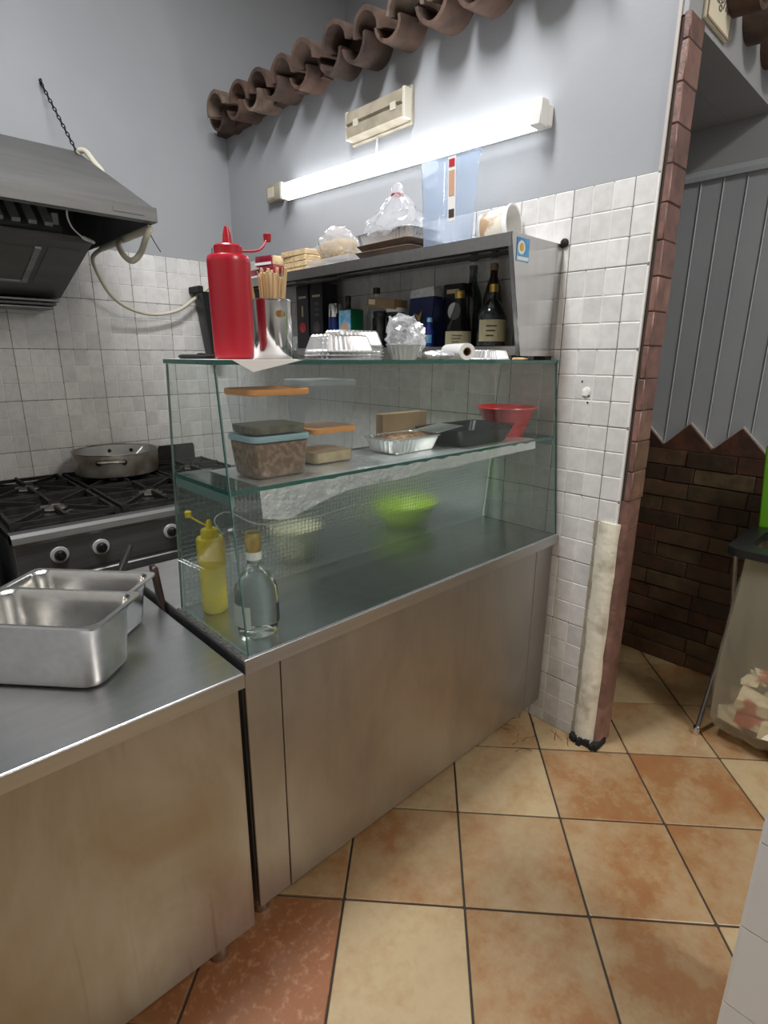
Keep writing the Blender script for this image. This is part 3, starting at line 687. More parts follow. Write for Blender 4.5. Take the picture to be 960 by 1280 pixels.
for k in range(3): bx('grease_gutter', (HX0, .815-.012*k, 3.10+.012*k, 3.2825, 1.706-.016*(k+1), 1.706-.016*k-.004), 'hood_dark' if k % 2 else 'stove_steel', t, bev=.003)
# ---- chain from the wall hook to the hood
a, b_ = Vector((.909, 3.27, 2.660)), Vector((.955, 3.03, 2.328)); n_ = 17
t = thing('support_chain', 'dark twisted chain running from a wall hook to the hood', 'chain', a)
g = B(); L = (b_-a).length/n_*.74
tube(g, [(L*.62*cos(2*pi*k/14)*1.25, .006*sin(2*pi*k/14), 0) for k in range(14)], .0028, 6, closed=True); link_me = mesh(g, 'link', 'chain_iron', True)
dirq = (b_-a).to_track_quat('X', 'Z')
for k in range(n_):
    o = obj('link', link_me, None, t); o.location = a.lerp(b_, (k+.5)/n_)
    o.rotation_mode = 'QUATERNION'; o.rotation_quaternion = dirq @ Matrix.Rotation(k*pi/2+.4, 4, 'X').to_quaternion()
tb('hook', spline([(.909, 3.288, 2.672), (.909, 3.262, 2.670), (.909, 3.256, 2.658), (.909, 3.268, 2.650)], 4), .004, 'chain_iron', t)
# ---- cream conduit looped round the hood
t = thing('flexible_conduit', 'cream flexible conduit looping from the hood along the tiles', 'conduit', (1.0, 3.2, 1.7))
tb('straight_run', [(.968, 2.345, 1.923), (.985, 2.95, 1.928)], .014, 'cream_plastic', t, 10)
P_ = lambda x, y, Y: px(x, y, 1, Y)
tb('loop', spline([(.968, 2.335, 1.924), P_(183, 296, 2.345), P_(176, 316, 2.42), P_(165, 326, 2.46), P_(154, 318, 2.52), P_(148, 304, 2.60), (1.0, 2.70, 1.935)]), .012, 'cream_plastic', t, 10)
tb('hanging_run', spline([(.99, 2.94, 1.93), P_(116, 322, 3.02), P_(124, 345, 3.08), P_(140, 370, 3.14), P_(163, 386, 3.18), P_(192, 393, 3.21), P_(222, 388, 3.22), P_(245, 372, 3.23), P_(262, 358, 3.24), P_(272, 350, 3.25)]), .0095, 'cream_plastic', t, 10)
tb('top_bend', spline([(.962, 3.03, 2.330), P_(100, 188, 3.02), P_(108, 190, 2.99), P_(118, 203, 2.93), (1.0, 2.88, 2.235), (1.005, 2.86, 2.19)]), .012, 'cream_plastic', t, 10)
tb('loose_wire', spline([P_(183, 281, 2.33), P_(190, 297, 2.34), P_(201, 315, 2.36)]), .0018, 'black_plastic', t, 5)
t2 = thing('white_cable', 'thin white cable drooping from under the hood front', 'cable', P_(84, 262, 2.45))
tb('wire', spline([P_(84, 255, 2.40), P_(84, 270, 2.42), P_(90, 284, 2.46), P_(100, 294, 2.52), P_(107, 299, 2.58)]), .003, 'white_plastic', t2, 6)
tb('plug', [P_(104, 297, 2.56), P_(117, 303, 2.62)], .007, 'white_plastic', t2, 8)
# ---- dark holder near the corner and a wall hook
t = thing('wall_holder', 'dark grey tapered plastic holder fixed to tiles near the corner', 'holder', (1.64, 3.2, 1.45))
bm = B(); loft(bm, [[(1.640+x, 3.22+y, 1.45) for x, y in rrect(.05, .10, .01)], [(1.635+x, 3.215+y, 1.62) for x, y in rrect(.09, .11, .012)], [(1.64+x, 3.21+y, 1.79) for x, y in rrect(.14, .125, .015)], [(1.64+x, 3.21+y, 1.80) for x, y in rrect(.15, .13, .016)]])
obj('body', bm, 'black_plastic', t, True)
bx('clip', (1.545, 1.575, 3.15, 3.277, 1.795, 1.83), 'black_iron', t, bev=.003)
t = thing('wall_hook', 'small grey iron hook on the tile edge near the corner', 'hook', (1.70, 3.27, 2.0))
tb('hook', spline([(1.70, 3.29, 1.99), (1.70, 3.265, 1.99), (1.70, 3.262, 2.02), (1.705, 3.262, 2.055)], 4), .0035, 'burner', t)
bx('plate', (1.69, 1.712, 3.272, 3.2855, 1.98, 2.01), 'burner', t, bev=.002)
# ---- batten lamp, switch box, old emergency lamp on the back wall
pa, pb = Vector((1.80, 2.640, 2.256)), Vector((1.80, 1.150, 2.214)); ang = math.atan2(pa.z-pb.z, pa.y-pb.y)
t = thing('batten_lamp', 'long white batten lamp glowing on the grey wall', 'wall lamp', (1.850, 1.895, 2.235)); L = (pa-pb).length/2
LM = Matrix.Translation((1.851, 1.895, 2.235)) @ Matrix.Rotation(ang, 4, 'X')
def lamp_part(name, bm, mat, sm=False):
    bmesh.ops.transform(bm, matrix=LM, verts=bm.verts[:]); return obj(name, bm, mat, t, sm)
bm = B(); box(bm, -.030, .003, -L-.002, L+.002, -.032, .032, bev=.004); lamp_part('housing', bm, 'white_plastic')
bm = B(); prism(bm, [(-.031, -.038), (-.060, -.034), (-.076, -.014), (-.076, .014), (-.060, .034), (-.031, .038)], 1, -L+.035, L-.012); lamp_part('diffuser', bm, 'lamp_diffuser')
for a, b_ in ((-L-.004, -L+.035), (L-.012, L+.004)): bm = B(); box(bm, -.077, -.0305, a, b_, -.0385, .0385, bev=.003); lamp_part('end_cap', bm, 'white_plastic', True)
t = thing('switch_box', 'small ivory square switch box at the lamp end', 'switch', (1.85, 2.78, 2.28))
bx('box', (1.822, 1.857, 2.715, 2.845, 2.24, 2.322), 'ivory_dirty', t, bev=.006, seg=2, smooth=True)
bx('rocker', (1.817, 1.824, 2.765, 2.825, 2.255, 2.307), 'cream_plastic', t, bev=.003)
bx('frame', (1.8195, 1.823, 2.755, 2.835, 2.248, 2.314), 'ivory_dirty', t)
t = thing('emergency_lamp', 'old yellowed rectangular emergency lamp above the batten lamp', 'wall lamp', (1.85, 1.97, 2.42))
bx('back_plate', (1.838, 1.857, 1.785, 2.155, 2.352, 2.488), 'ivory_dirty', t, bev=.004)
bm = B(); prism(bm, [(1.84, 2.362), (1.800, 2.372), (1.792, 2.41), (1.803, 2.416), (1.792, 2.424), (1.800, 2.468), (1.84, 2.478)], 1, 1.80, 2.14); obj('cover', bm, 'ivory_dirty', t)
for y in (1.79, 2.14): bx('end_cap', (1.800, 1.841, y-.003, y+.012, 2.366, 2.474), 'cream_plastic', t, bev=.002)
for y in (1.83, 2.06): bx('clip', (1.790, 1.80, y, y+.03, 2.405, 2.43), 'cream_plastic', t)
tb('wire', [(1.852, 2.00, 2.355), (1.850, 2.005, 2.265)], .005, 'white_plastic', t, 6)
# ---- steel wall shelf unit
XT = 1.8462
t = thing('wall_shelf', 'stainless steel wall shelf unit with tapered end panels above the display case', 'shelf', (1.7, 1.9, 1.457))
UY0, UY1, UZ = 1.070, 2.76, 1.817
bx('top_shelf', (1.548, XT, UY0, UY1, 1.800, UZ), 'steel_shelf', t, bev=.0015)
bx('front_rim', (1.5455, 1.5495, UY0, UY1, 1.778, UZ), 'steel_lip', t)
bx('stiffener', (1.60, 1.625, UY0+.004, UY1-.004, 1.782, 1.7998), 'steel_shelf', t); bx('stiffener', (1.70, 1.725, UY0+.004, UY1-.004, 1.782, 1.7998), 'steel_shelf', t)
bx('bottom_shelf', (1.640, XT, UY0, UY1, 1.470, 1.486), 'steel_shelf', t)
bx('bottom_rim', (1.636, 1.641, UY0, UY1, 1.457, 1.4865), 'steel_lip', t)
for y in (UY0-.003, UY1-.001):
    bm = B(); vs = [(1.5455, UZ), (1.5455, 1.80), (1.632, 1.455), (XT, 1.455), (XT, UZ)]
    prism(bm, vs, 1, y, y+.004); e = obj('end_panel', bm, 'steel_shelf', t)
    bm = B(); prism(bm, [(1.545, UZ), (1.545, 1.80), (1.631, 1.455), (1.643, 1.455), (1.557, 1.80), (1.557, UZ)], 1, y+.0035 if y < 2 else y-.012, y+.016 if y < 2 else y+.001); obj('flange', bm, 'steel_lip', e)
    if y < 2: E0 = e
bx('foot', (1.80, 1.84, 1.075, 1.12, 1.4418, 1.470), 'black_plastic', t); bx('foot', (1.66, 1.69, 1.075, 1.12, 1.4418, 1.470), 'black_plastic', t)
bm = B(); lathe(bm, [(.014, 0), (.014, .008), (.006, .012), (.0, .012)], seg=12, mat=Matrix.Translation((XT+.001, 1.062, 1.822)) @ Matrix.Rotation(-pi/2, 4, 'Y')); obj('fixing_bolt', bm, 'black_iron', t, True)
# sticker on the end panel
st = bx('sticker', (1.572, 1.640, 1.0655, 1.0668, 1.738, 1.806), 'sticker_blue', E0)
bm = B(); lathe(bm, [(.020, 0), (.020, .0006)], seg=20, mat=Matrix.Translation((1.596, 1.0656, 1.778)) @ Matrix.Rotation(pi/2, 4, 'X')); obj('emblem_disc', bm, 'paper', st)
bm = B(); lathe(bm, [(.012, 0), (.012, .0006)], seg=16, mat=Matrix.Translation((1.597, 1.0649, 1.779)) @ Matrix.Rotation(pi/2, 4, 'X')); obj('emblem_picture', bm, 'gold', st)
bx('strip', (1.575, 1.637, 1.0648, 1.0656, 1.742, 1.752), 'paper', st)
# ================================================================ THINGS ON THE COUNTER
def gn_pan(loc, rz, depth, label):
    t = thing('food_pan', label, 'food pan', loc, rz, 'steel food pans on the counter'); W_, D_ = .325, .176
    bm = B(); h = depth
    rtub(bm, [(W_-.075, D_-.06, 0), (W_-.058, D_-.043, .005), (W_-.05, D_-.036, .018), (W_-.036, D_-.024, h-.03), (W_-.030, D_-.018, h-.024), (W_-.026, D_-.016, h-.006), (W_-.018, D_-.010, h-.001)], .035, 6, cap1=False)
    inner = [(W_-.020, D_-.012, h-.0018), (W_-.030, D_-.020, h-.007), (W_-.034, D_-.022, h-.024), (W_-.040, D_-.028, h-.03), (W_-.054, D_-.040, .020), (W_-.075, D_-.06, .003)]
    rtub(bm, inner, .034, 6, cap0=False); obj('bowl', bm, 'steel_pan', t, True, False)
    bm = B(); o_ = rrect(W_, D_, .016, 6); i_ = rrect(W_-.02, D_-.012, .034, 6)
    loft(bm, [[(x, y, h-.005) for x, y in o_], [(x, y, h) for x, y in o_], [(x, y, h) for x, y in i_], [(x, y, h-.0015) for x, y in i_]], False, False); obj('rim', bm, 'rim_steel', t, True, False)
    return t
aL = math.atan2(.744, -.668)
gn_pan((.220, 1.2507, .7953), aL, .150, 'deep steel food pan, the taller of two on the counter')
gn_pan((.318, 1.420, .7953), aL, .120, 'shallower steel food pan set behind the deep one')
t = thing('knife', 'wooden handled knife stuck in the gap between counter and display case', 'knife', (.515, 1.40, .66))
bm = B(); loft(bm, [[(.5133+x*.8, y, z) for x, y in [(a*s_, c_+b_*s_) for a, b_ in rrect(.010*k_, .026, .004, 3)]] for c_, z, s_, k_ in ((1.400, .775, .9, 1), (1.405, .797, 1, 1), (1.410, .815, 1, 1.9), (1.427, .87, .95, 2.0), (1.438, .90, 1.05, 2.0), (1.441, .906, .6, 2.0))]); obj('handle', bm, 'wood_dark', t, True)
bx('blade', (.5126, .5140, 1.385, 1.415, .62, .778), 'chrome', t)
t = thing('ladle', 'black handled ladle standing in the food pan behind', 'ladle', (.37, 1.44, .80))
q0, q1 = Vector((.375, 1.43, .815)), px(162, 684, 1, 1.62)
tb('handle', [q0.lerp(q1, .55), q0.lerp(q1, .8), q1], [.008, .011, .010], 'black_plastic', t, 10); tb('shaft', [q0, q0.lerp(q1, .57)], .004, 'chrome', t)
bm = B(); sphere(bm, q0+Vector((0, 0, .004)), .022, 12, 8, (1, 1, .5)); obj('bowl', bm, 'chrome', t, True)
# ================================================================ INSIDE THE CASE
def squeeze(name, label, loc, r, h, mat, cap, nozz, leash):
    t = thing(name, label, 'squeeze bottle', loc)
    lat('body', [(r*.86, 0), (r*.95, .004), (r*.97, .02), (r, h*.5), (r*1.02, h*.93), (r*1.0, h*.98), (r*.93, h)], mat, t)
    c_ = lat('cap', [(r*.66, h-.001), (r*.66, h+.018), (r*.60, h+.021), (r*.2, h+.022)], cap, t)
    lat('nozzle', [(r*.24, h+.021), (r*.20, h+.04), (r*.11, h+nozz), (r*.07, h+nozz)], cap, t, seg=14)
    bm = B(); tube(bm, spline([(r*.55, 0, h+.012)]+leash, 5), .0022, 6); l_ = leash[-1]; obj('leash', bm, cap, t, True, False)
    bm = B(); lathe(bm, [(.0075, -.006), (.0085, .008), (.006, .010)], l_, 12); obj('tip_cap', bm, cap, t, True, False)
    return t
t = squeeze('squeeze_bottle', 'yellow mustard squeeze bottle inside the glass case', (.597, 1.262, .8105), .033, .200, 'yellow_sauce', 'yellow_plastic', .045, [(-.025, .02, .245), (-.043, .018, .262)])
lat('empty_part', [(.0345, .125), (.0347, .187), (.0345, .1985)], 'yellow_plastic', t, cap=False)
t = thing('glass_bottle', 'clear glass liquor bottle with gold foil top inside the case', 'bottle', (.617, 1.085, .8105))
lat('body', [(.036, 0), (.046, .004), (.048, .02), (.052, .085), (.050, .115), (.036, .145), (.020, .165), (.016, .18), (.0155, .215)], 'bottle_glass', t, seg=28)
lat('foil_top', [(.0165, .205), (.0185, .212), (.0195, .238), (.018, .25), (.008, .253)], 'gold', t)
lat('neck_band', [(.0175, .186), (.0178, .205)], 'paper', t, cap=False)
def arc_label(name, r, z0, z1, a0, a1, mat, parent, r1=None):
    bm = B(); A = [(bm.verts.new((r*cos(a), r*sin(a), z0)), bm.verts.new(((r1 or r)*cos(a), (r1 or r)*sin(a), z1))) for a in [a0+(a1-a0)*k/10 for k in range(11)]]
    for p_, q in zip(A, A[1:]): bm.faces.new((p_[0], q[0], q[1], p_[1]))
    r_ = bmesh.ops.solidify(bm, geom=bm.faces[:], thickness=.0006); return obj(name, bm, mat, parent, True, False)
arc_label('label_plate', .0525, .03, .08, -1.1, -.1, 'label_dark', t)
arc_label('label_plate', .0525, .03, .085, 2.6, 3.9, 'paper', t)
def food_box(name, label, loc, w_, d_, h, lidmat, fill=None, fillh=0, rz=0, lidh=.014, group=None):
    t = thing(name, label, 'container', loc, rz, group)
    bm = B(); rtub(bm, [(w_*.84, d_*.84, 0), (w_*.87, d_*.87, .004), (w_*.97, d_*.97, h)], .02, 4, cap1=False); obj('tub', bm, 'clear_plastic', t, True, False)
    if fill:
        bm = B(); vs = rtub(bm, [(w_*.82, d_*.82, .003), (w_*.85, d_*.85, .006), (w_*(.84+.12*fillh/h), d_*(.84+.12*fillh/h), fillh)], .018, 4); crumple(vs, .0015, 60); obj('contents', bm, fill, t, True, False)
    if lidmat:
        bm = B(); rtub(bm, [(w_*.99, d_*.99, h-.010), (w_*1.01, d_*1.01, h-.008), (w_*1.01, d_*1.01, h+.002), (w_*.97, d_*.97, h+.004), (w_*.94, d_*.94, h+.001)], .022, 4); obj('lid', bm, lidmat, t, True, False)
    return t
zs = ZS+.0030
food_box('food_container', 'clear container of brown minced meat with a pale blue lid', (.705, 1.135, zs), .160, .125, .094, 'blue_lid', 'meat', .080)
food_box('food_container', 'clear container with orange lid stacked on the pale blue lid', (.705, 1.135, zs+.0985), .164, .128, .098, 'orange_lid', 'olives', .020)
food_box('food_container', 'small clear container with orange lid under a lidded clear tub', (.905, 1.195, zs), .150, .13, .090, 'orange_lid', 'wafer', .03)
food_box('food_container', 'clear tub with a clear lid stacked on an orange lid', (.905, 1.195, zs+.0945), .160, .13, .115, 'film')
# foil sheet on the glass shelf, folded down over the front edge
bm = B(); rows = []; NX = 60
for i in range(NX+1):
    u = i/NX; x = .612+1.10*u; drop = .048+.034*max(0, 1-abs(u-.06)/.16)-.018*u+.006*noise.noise((u*9, 0, 3)); yfz = yf(ZS)
    r_ = [(x, 1.27, ZS+.0012)]+[(x, yfz+.18-.03*k, ZS+.0012+.0012*abs(noise.noise((u*25, k*3, 1)))) for k in range(6)]+[(x, yfz+.008, ZS+.0014), (x, yfz+.0030, ZS-.001)]
    for k in range(1, 6): r_.append((x, yfz+.0026-(YF1-YF0)/(ZT-ZB)*drop*k/5+.0008*noise.noise((u*30, k, 5)), ZS-.001-drop*k/5))
    rows.append(r_)
V = [[bm.verts.new(p_) for p_ in r_] for r_ in rows]
for a, b_ in zip(V, V[1:]):
    for k in range(len(a)-1): bm.faces.new((a[k], a[k+1], b_[k+1], b_[k]))
o = obj('foil_sheet', bm, 'foil', None, True); tag(o, 'crinkled aluminium foil sheet lining the glass shelf', 'foil')
t = thing('foil_container', 'pleated foil tray of brown food on the glass shelf', 'foil tray', (1.19, 1.17, zs))
def pleat(bm, w0, d0, w1, d1, h, n=14, amp=.0032, inv=False):
    def ring(w_, d_, z, am):
        pts = rrect(w_, d_, min(w_, d_)*.16, 3); out = []
        full = []
        for i in range(len(pts)):
            a, b2 = Vector((*pts[i-1], 0)), Vector((*pts[i], 0)); m_ = max(1, int((b2-a).length/.007))
            for k in range(m_): full.append(a.lerp(b2, k/m_))
        return full
    base = ring(w0, d0, 0, 0); out = []
    for w_, d_, z, am in ((w0, d0, 0, 0), (w0*1.02, d0*1.02, .004, 1), (w1*.97, d1*.97, h*.85, 1), (w1*.985, d1*.985, h, 0)):
        out.append([(p_.x*w_/w0*(1+(amp/.06)*am*(1 if i % 2 else -1)), p_.y*d_/d0*(1+(amp/.06)*am*(1 if i % 2 else -1)), (h-z) if inv else z) for i, p_ in enumerate(base)])
    out.append([(x*1.07, y*1.09, z) for x, y, z in out[-1]]); out.append([(x*1.005, y*1.005, z-.003*(-1 if inv else 1)) for x, y, z in out[-1]])
    loft(bm, out, True, False)
bm = B(); pleat(bm, .17, .10, .20, .13, .045); obj('tray', bm, 'foil_tray', t, False, False)
bm = B(); vs = rtub(bm, [(.16, .09, .003), (.185, .115, .036), (.12, .07, .048)], .02, 4); crumple(vs, .006, 40); obj('food', bm, 'meat', t, True, False)
bm = B(); box(bm, -.10, .10, -.045, .045, 0, .10, bev=.002); o = obj('cardboard_box', bm, 'cardboard'); o.location = (1.28, 1.262, zs); o.scale = (1, .35, 1); tag(o, 'narrow brown cardboard box at the back of the glass shelf', 'box')
bm = B(); rtub(bm, [(.23, .15, 0), (.24, .16, .004), (.30, .185, .052), (.31, .195, .054), (.295, .18, .052), (.235, .155, .007)], .02, 4, cap1=True); o = obj('baking_pan', bm, 'black_plastic', None, True); o.location = (1.475, 1.152, zs); tag(o, 'black baking pan on the glass shelf beside the red bowl', 'pan')
bm = B(); prism(bm, [(0, 0), (.12, .012), (.12, .0135), (0, .0015)], 1, -.05, .05); o = obj('foil_plate', bm, 'foil_tray'); o.location = (1.27, 1.15, zs+.050); tag(o, 'flat foil plate resting across the foil tray', 'plate')
t = thing('plastic_bowl', 'red plastic bowl at the tiled end of the glass shelf', 'bowl', (1.722, 1.168, ZS+.0005))
lat('bowl', [(.062, 0), (.066, .003), (.100, .098), (.105, .103), (.108, .100), (.106, .104), (.097, .098), (.062, .006), (0, .004)], 'red_bowl', t, seg=36, c=(0, 0, 0))
# things behind the embossed pane, on the base top
t = thing('lime_bowl', 'lime green bowl blurred behind the embossed pane', 'bowl', (1.52, 1.50, .8105))
lat('bowl', [(.07, 0), (.08, .003), (.135, .085), (.138, .088), (.13, .084), (.07, .006), (0, .005)], 'lime_bowl', t, seg=30)
t = thing('beige_bowl', 'beige bowl blurred behind the embossed pane', 'bowl', (.98, 1.46, .8105))
lat('bowl', [(.045, 0), (.05, .003), (.085, .105), (.087, .108), (.081, .104), (.045, .006), (0, .005)], 'beige_bowl', t, seg=30)
t = thing('slack_string', 'thin white string hanging slack inside the case below the shelf', 'string', (.7, 1.03, 1.1))
tb('strand', spline([px(278, 668, 1, 1.10), px(268, 650, 1, 1.10), px(285, 640, 1, 1.07), px(318, 654, 1, 1.036), px(360, 655, 1, 1.034), px(400, 645, 1, 1.034), px(450, 628, 1, 1.037)], 6), .0014, 'film', t, 5)
# ================================================================ ON TOP OF THE CASE
ZG = ZT+.0098
bm = B(); poly = [(.530, 1.30), (.575, 1.060), (.600, 1.040), (.720, 1.045), (.800, 1.19), (.78, 1.27)]
prism(bm, [(.534, 1.285), (.536, 1.052), (.590, 1.0455), (.735, 1.0455), (.835, 1.20), (.80, 1.28)], 2, ZG-.0001, ZG+.0008)
f0 = [bm.verts.new(p_) for p_ in ((.570, 1.0450, ZG+.0008), (.748, 1.0450, ZG+.0008), (.617, 1.0425, ZG-.024))]; f1 = [bm.verts.new(v_.co+Vector((0, -.0008, 0))) for v_ in f0]
bm.faces.new(f0); bm.faces.new(f1[::-1])
for k in range(3): bm.faces.new((f0[k], f1[k], f1[(k+1) % 3], f0[(k+1) % 3]))
o = obj('paper_sheet', bm, 'paper'); tag(o, 'white paper sheet under the ketchup bottle, corner folded over the glass', 'paper')
ZP = ZG+.0009
t = squeeze('squeeze_bottle', 'tall red ketchup squeeze bottle standing on the glass case', (px(293, 440, 1, 1.13).x, 1.13, ZP), .0435, .206, 'red_plastic', 'red_plastic', .056, [(.060, -.024, .222), (.090, -.010, .250)])
t = thing('black_saucer', 'flat black saucer lying on the glass case behind the ketchup bottle', 'saucer', (.600, 1.235, ZP))
lat('disc', [(.046, 0), (.05, .003), (.05, .007), (.044, .010), (0, .010)], 'black_plastic', t); lat('boss', [(.008, .0095), (.010, .012), (0, .013)], 'black_plastic', t, seg=12)
cupc = Vector((px(341, 440, 1, 1.155).x, 1.155, ZP))
t = thing('steel_cup', 'polished steel cup full of wooden stirrers on the glass case', 'cup', cupc)
cup = lat('body', [(.043, 0), (.045, .003), (.0475, .125), (.0485, .128), (.0475, .130), (.0462, .126), (.0435, .006), (0, .005)], 'cup_steel', None, seg=48)
bm = B(); lathe(bm, [(.011, 0), (.011, .03)], seg=20, mat=Matrix.Rotation(-1.7, 4, 'Z') @ Matrix.Translation((.034, 0, .098)) @ Matrix.Rotation(pi/2, 4, 'Y') @ Matrix.Diagonal((.7, 1.25, 1, 1))); cut = obj('cutter', bm, 'cup_steel')
md = cup.modifiers.new('hole', 'BOOLEAN'); md.operation = 'DIFFERENCE'; md.object = cut; md.solver = 'EXACT'; bpy.context.view_layer.update()
me = bpy.data.meshes.new_from_object(cup.evaluated_get(bpy.context.evaluated_depsgraph_get())); cup.modifiers.clear(); cup.data = me; bpy.data.objects.remove(cut); cup.parent = t
g = B(); box(g, -.0035, .0035, -.001, .001, 0, .185, bev=.0008); stick_me = mesh(g, 'wooden_stirrer', 'wood_pale'); rg = random.Random(13)
for k in range(36):
    a = rg.uniform(0, 2*pi); r1 = .040*math.sqrt(rg.random()); r0 = r1*.5; a0 = a+rg.uniform(-.3, .3)
    p0 = cupc+Vector((r0*cos(a0), r0*sin(a0), .0065)); p1 = cupc+Vector((r1*cos(a), r1*sin(a), .126))
    o = obj('wooden_stirrer', stick_me, None); o.location = p0; o.rotation_mode = 'QUATERNION'
    o.rotation_quaternion = (p1-p0).to_track_quat('Z', 'Y') @ Matrix.Rotation(rg.uniform(0, pi), 4, 'Z').to_quaternion(); o.scale.z = rg.uniform(.93, 1.04)
    tag(o, 'pale wooden stirrer standing in the steel cup', 'stirrer', 'wooden stirrers in the steel cup')
t = thing('shot_glass', 'little glass of dark sauce between steel cup and foil trays', 'glass', (.818, 1.20, ZG))
lat('glass', [(.016, 0), (.020, .055), (.019, .055), (.0155, .003), (0, .003)], 'bottle_clear', t, seg=18); lat('sauce', [(.0148, .0035), (.0158, .022), (0, .0221)], 'bottle_dark', t, seg=18)
g = B(); pleat(g, .125, .075, .150, .10, .042, inv=True); tray_me = mesh(g, 'foil_tray', 'foil_tray')
for cx, cy, n_, rz, lb in ((.912, 1.122, 3, .03, 'upturned foil tray in the low stack beside the steel cup'), (1.044, 1.230, 5, -.02, 'upturned foil tray in the tall stack beside the crumpled film')):
    for k in range(n_):
        o = obj('foil_tray', tray_me, None); o.location = (cx+random.uniform(-.002, .002), cy+random.uniform(-.002, .002), ZG+.0005+k*.0085); o.rotation_euler.z = rz+random.uniform(-.02, .02)
        tag(o, (('lowest', 'middle', 'topmost') if n_ == 3 else ('lowest', 'second lowest', 'middle', 'second highest', 'topmost'))[k]+' '+lb, 'foil tray', 'stacked foil trays on the case')
t = thing('foil_cup', 'round foil cup holding crumpled clear film on the glass case', 'foil cup', (1.185, 1.165, ZG))
bm = B(); NS = 40
loft(bm, [[((r_*(1+.035*am*(1 if k % 2 else -1)))*cos(2*pi*k/NS), (r_*(1+.035*am*(1 if k % 2 else -1)))*sin(2*pi*k/NS), z) for k in range(NS)] for r_, z, am in ((.034, 0, 0), (.036, .003, 1), (.049, .040, 1), (.053, .041, 0), (.053, .043, 0))], True, False); obj('cup', bm, 'foil_tray', t, False, False)
def crumpled(name, label, cat, loc, s, mat, seed, amt=.02, sc=38, sub=4):
    bm = B(); r_ = bmesh.ops.create_icosphere(bm, subdivisions=sub, radius=1); 
    for v in bm.verts: v.co = Vector((v.co.x*s[0], v.co.y*s[1], v.co.z*s[2]))
    crumple(bm.verts, amt, sc, seed); crumple(bm.verts, amt*.5, sc*2.3, seed+3)
    z0 = min(v.co.z for v in bm.verts)
    for v in bm.verts: v.co.z -= z0
    o = obj(name, bm, mat); o.location = loc; return tag(o, label, cat)
crumpled('film_ball', 'crumpled clear film stuffed in the foil cup', 'film', (1.18, 1.165, ZG+.022), (.052, .045, .046), 'film', 1)
crumpled('foil_ball', 'crumpled foil ball behind the cling film roll', 'foil', (1.305, 1.235, ZG), (.028, .028, .050), 'foil', 5)
crumpled('foil_packet', 'flat folded foil packet between foil cup and film roll', 'foil', (1.300, 1.135, ZG), (.055, .04, .011), 'foil', 8, amt=.006)
t = thing('film_roll', 'roll of cling film with cardboard core on the glass case', 'film roll', (1.42, 1.16, ZG))
qa, qb = Vector((1.375, 1.085, ZG+.0245)), Vector((1.475, 1.245, ZG+.0245)); q = (qb-qa).to_track_quat('Z', 'Y').to_matrix().to_4x4(); L = (qb-qa).length
bm = B(); lathe(bm, [(.013, 0), (.0245, 0), (.0245, L), (.013, L)], seg=24, cap=False, mat=Matrix.Translation(qa) @ q); obj('roll', bm, 'white_plastic', t, True)
bm = B(); lathe(bm, [(.0132, .0015), (.0108, -.0005), (.0108, L), (.0132, L)], seg=20, cap=False, mat=Matrix.Translation(qa) @ q); obj('core', bm, 'cardboard', t, True)
o = obj('foil_tray', tray_me, None); o.location = (1.52, 1.105, ZG+.0005); o.scale = (.72, .8, .72); tag(o, 'single small foil tray beside the cling film roll', 'foil tray')
t = thing('wooden_skewer', 'pale wooden skewer lying on the right end of the glass case', 'skewer', (1.58, 1.07, ZG))
tb('stick', [(1.585, 1.063, ZG+.004), (1.632, 1.056, ZG+.004)], .004, 'wood_pale', t, 6); tb('point', [(1.632, 1.056, ZG+.004), (1.655, 1.0525, ZG+.004)], [.004, .001], 'wood_pale', t, 6)
# ================================================================ INSIDE THE WALL SHELF
ZU = 1.4862
def bottle(name, label, loc, prof, mat, cap=None, capmat='gold', lab=None, labmat='label_cream', cat='bottle'):
    t = thing(name, label, cat, loc); lat('glass', prof, mat, t, seg=24)
    if cap: lat('cap', cap, capmat, t, seg=16)
    if lab:
        r_, z0, z1 = lab; l_ = arc_label('label_plate', r_, z0, z1, pi-.35, pi+1.75, labmat, t)
        for k in range(3): arc_label('print_line', r_+.0009, z0+(z1-z0)*(.25+.22*k), z0+(z1-z0)*(.30+.22*k), pi+.25, pi+.75+.1*k, 'ink', l_)
    return t
bottle('oil_bottle', 'clear flared bottle with gold cap in the wall shelf', (1.70, 1.388, ZU), [(.050, 0), (.054, .004), (.054, .035), (.046, .07), (.026, .120), (.016, .150), (.014, .175)], 'bottle_smoke',
       [(.0165, .172), (.0175, .178), (.0175, .196), (.014, .199)], 'gold', (.0548, .004, .055))
bottle('wine_bottle', 'dark bottle with a cream label and gold cap near the shelf end panel', (1.705, 1.240, ZU), [(.048, 0), (.052, .004), (.052, .105), (.044, .13), (.018, .155), (.014, .165), (.0135, .185)], 'bottle_dark',
       [(.015, .183), (.0155, .188), (.0155, .208), (.012, .21)], 'gold', (.0526, .018, .090))
t = bottle('swing_top_bottle', 'tall smoked glass swing-top bottle at the back of the wall shelf', (1.785, 1.395, ZU), [(.034, 0), (.037, .004), (.037, .17), (.030, .20), (.016, .235), (.014, .275), (.016, .28), (.016, .292)], 'bottle_smoke', [(.012, .292), (.014, .296), (.012, .304)], 'white_plastic')
tb('wire_bail', [(.018, 0, .28), (.022, .012, .255), (.022, -.012, .255), (.018, 0, .28)], .0015, 'chrome', t, 5, world=False)
bottle('beer_bottle', 'brown bottle with a cork behind the dark labelled bottle', (1.80, 1.312, ZU), [(.032, 0), (.035, .004), (.035, .17), (.026, .215), (.014, .25), (.014, .27)], 'bottle_brown', [(.013, .268), (.015, .275), (.015, .292), (.01, .295)], 'cardboard')
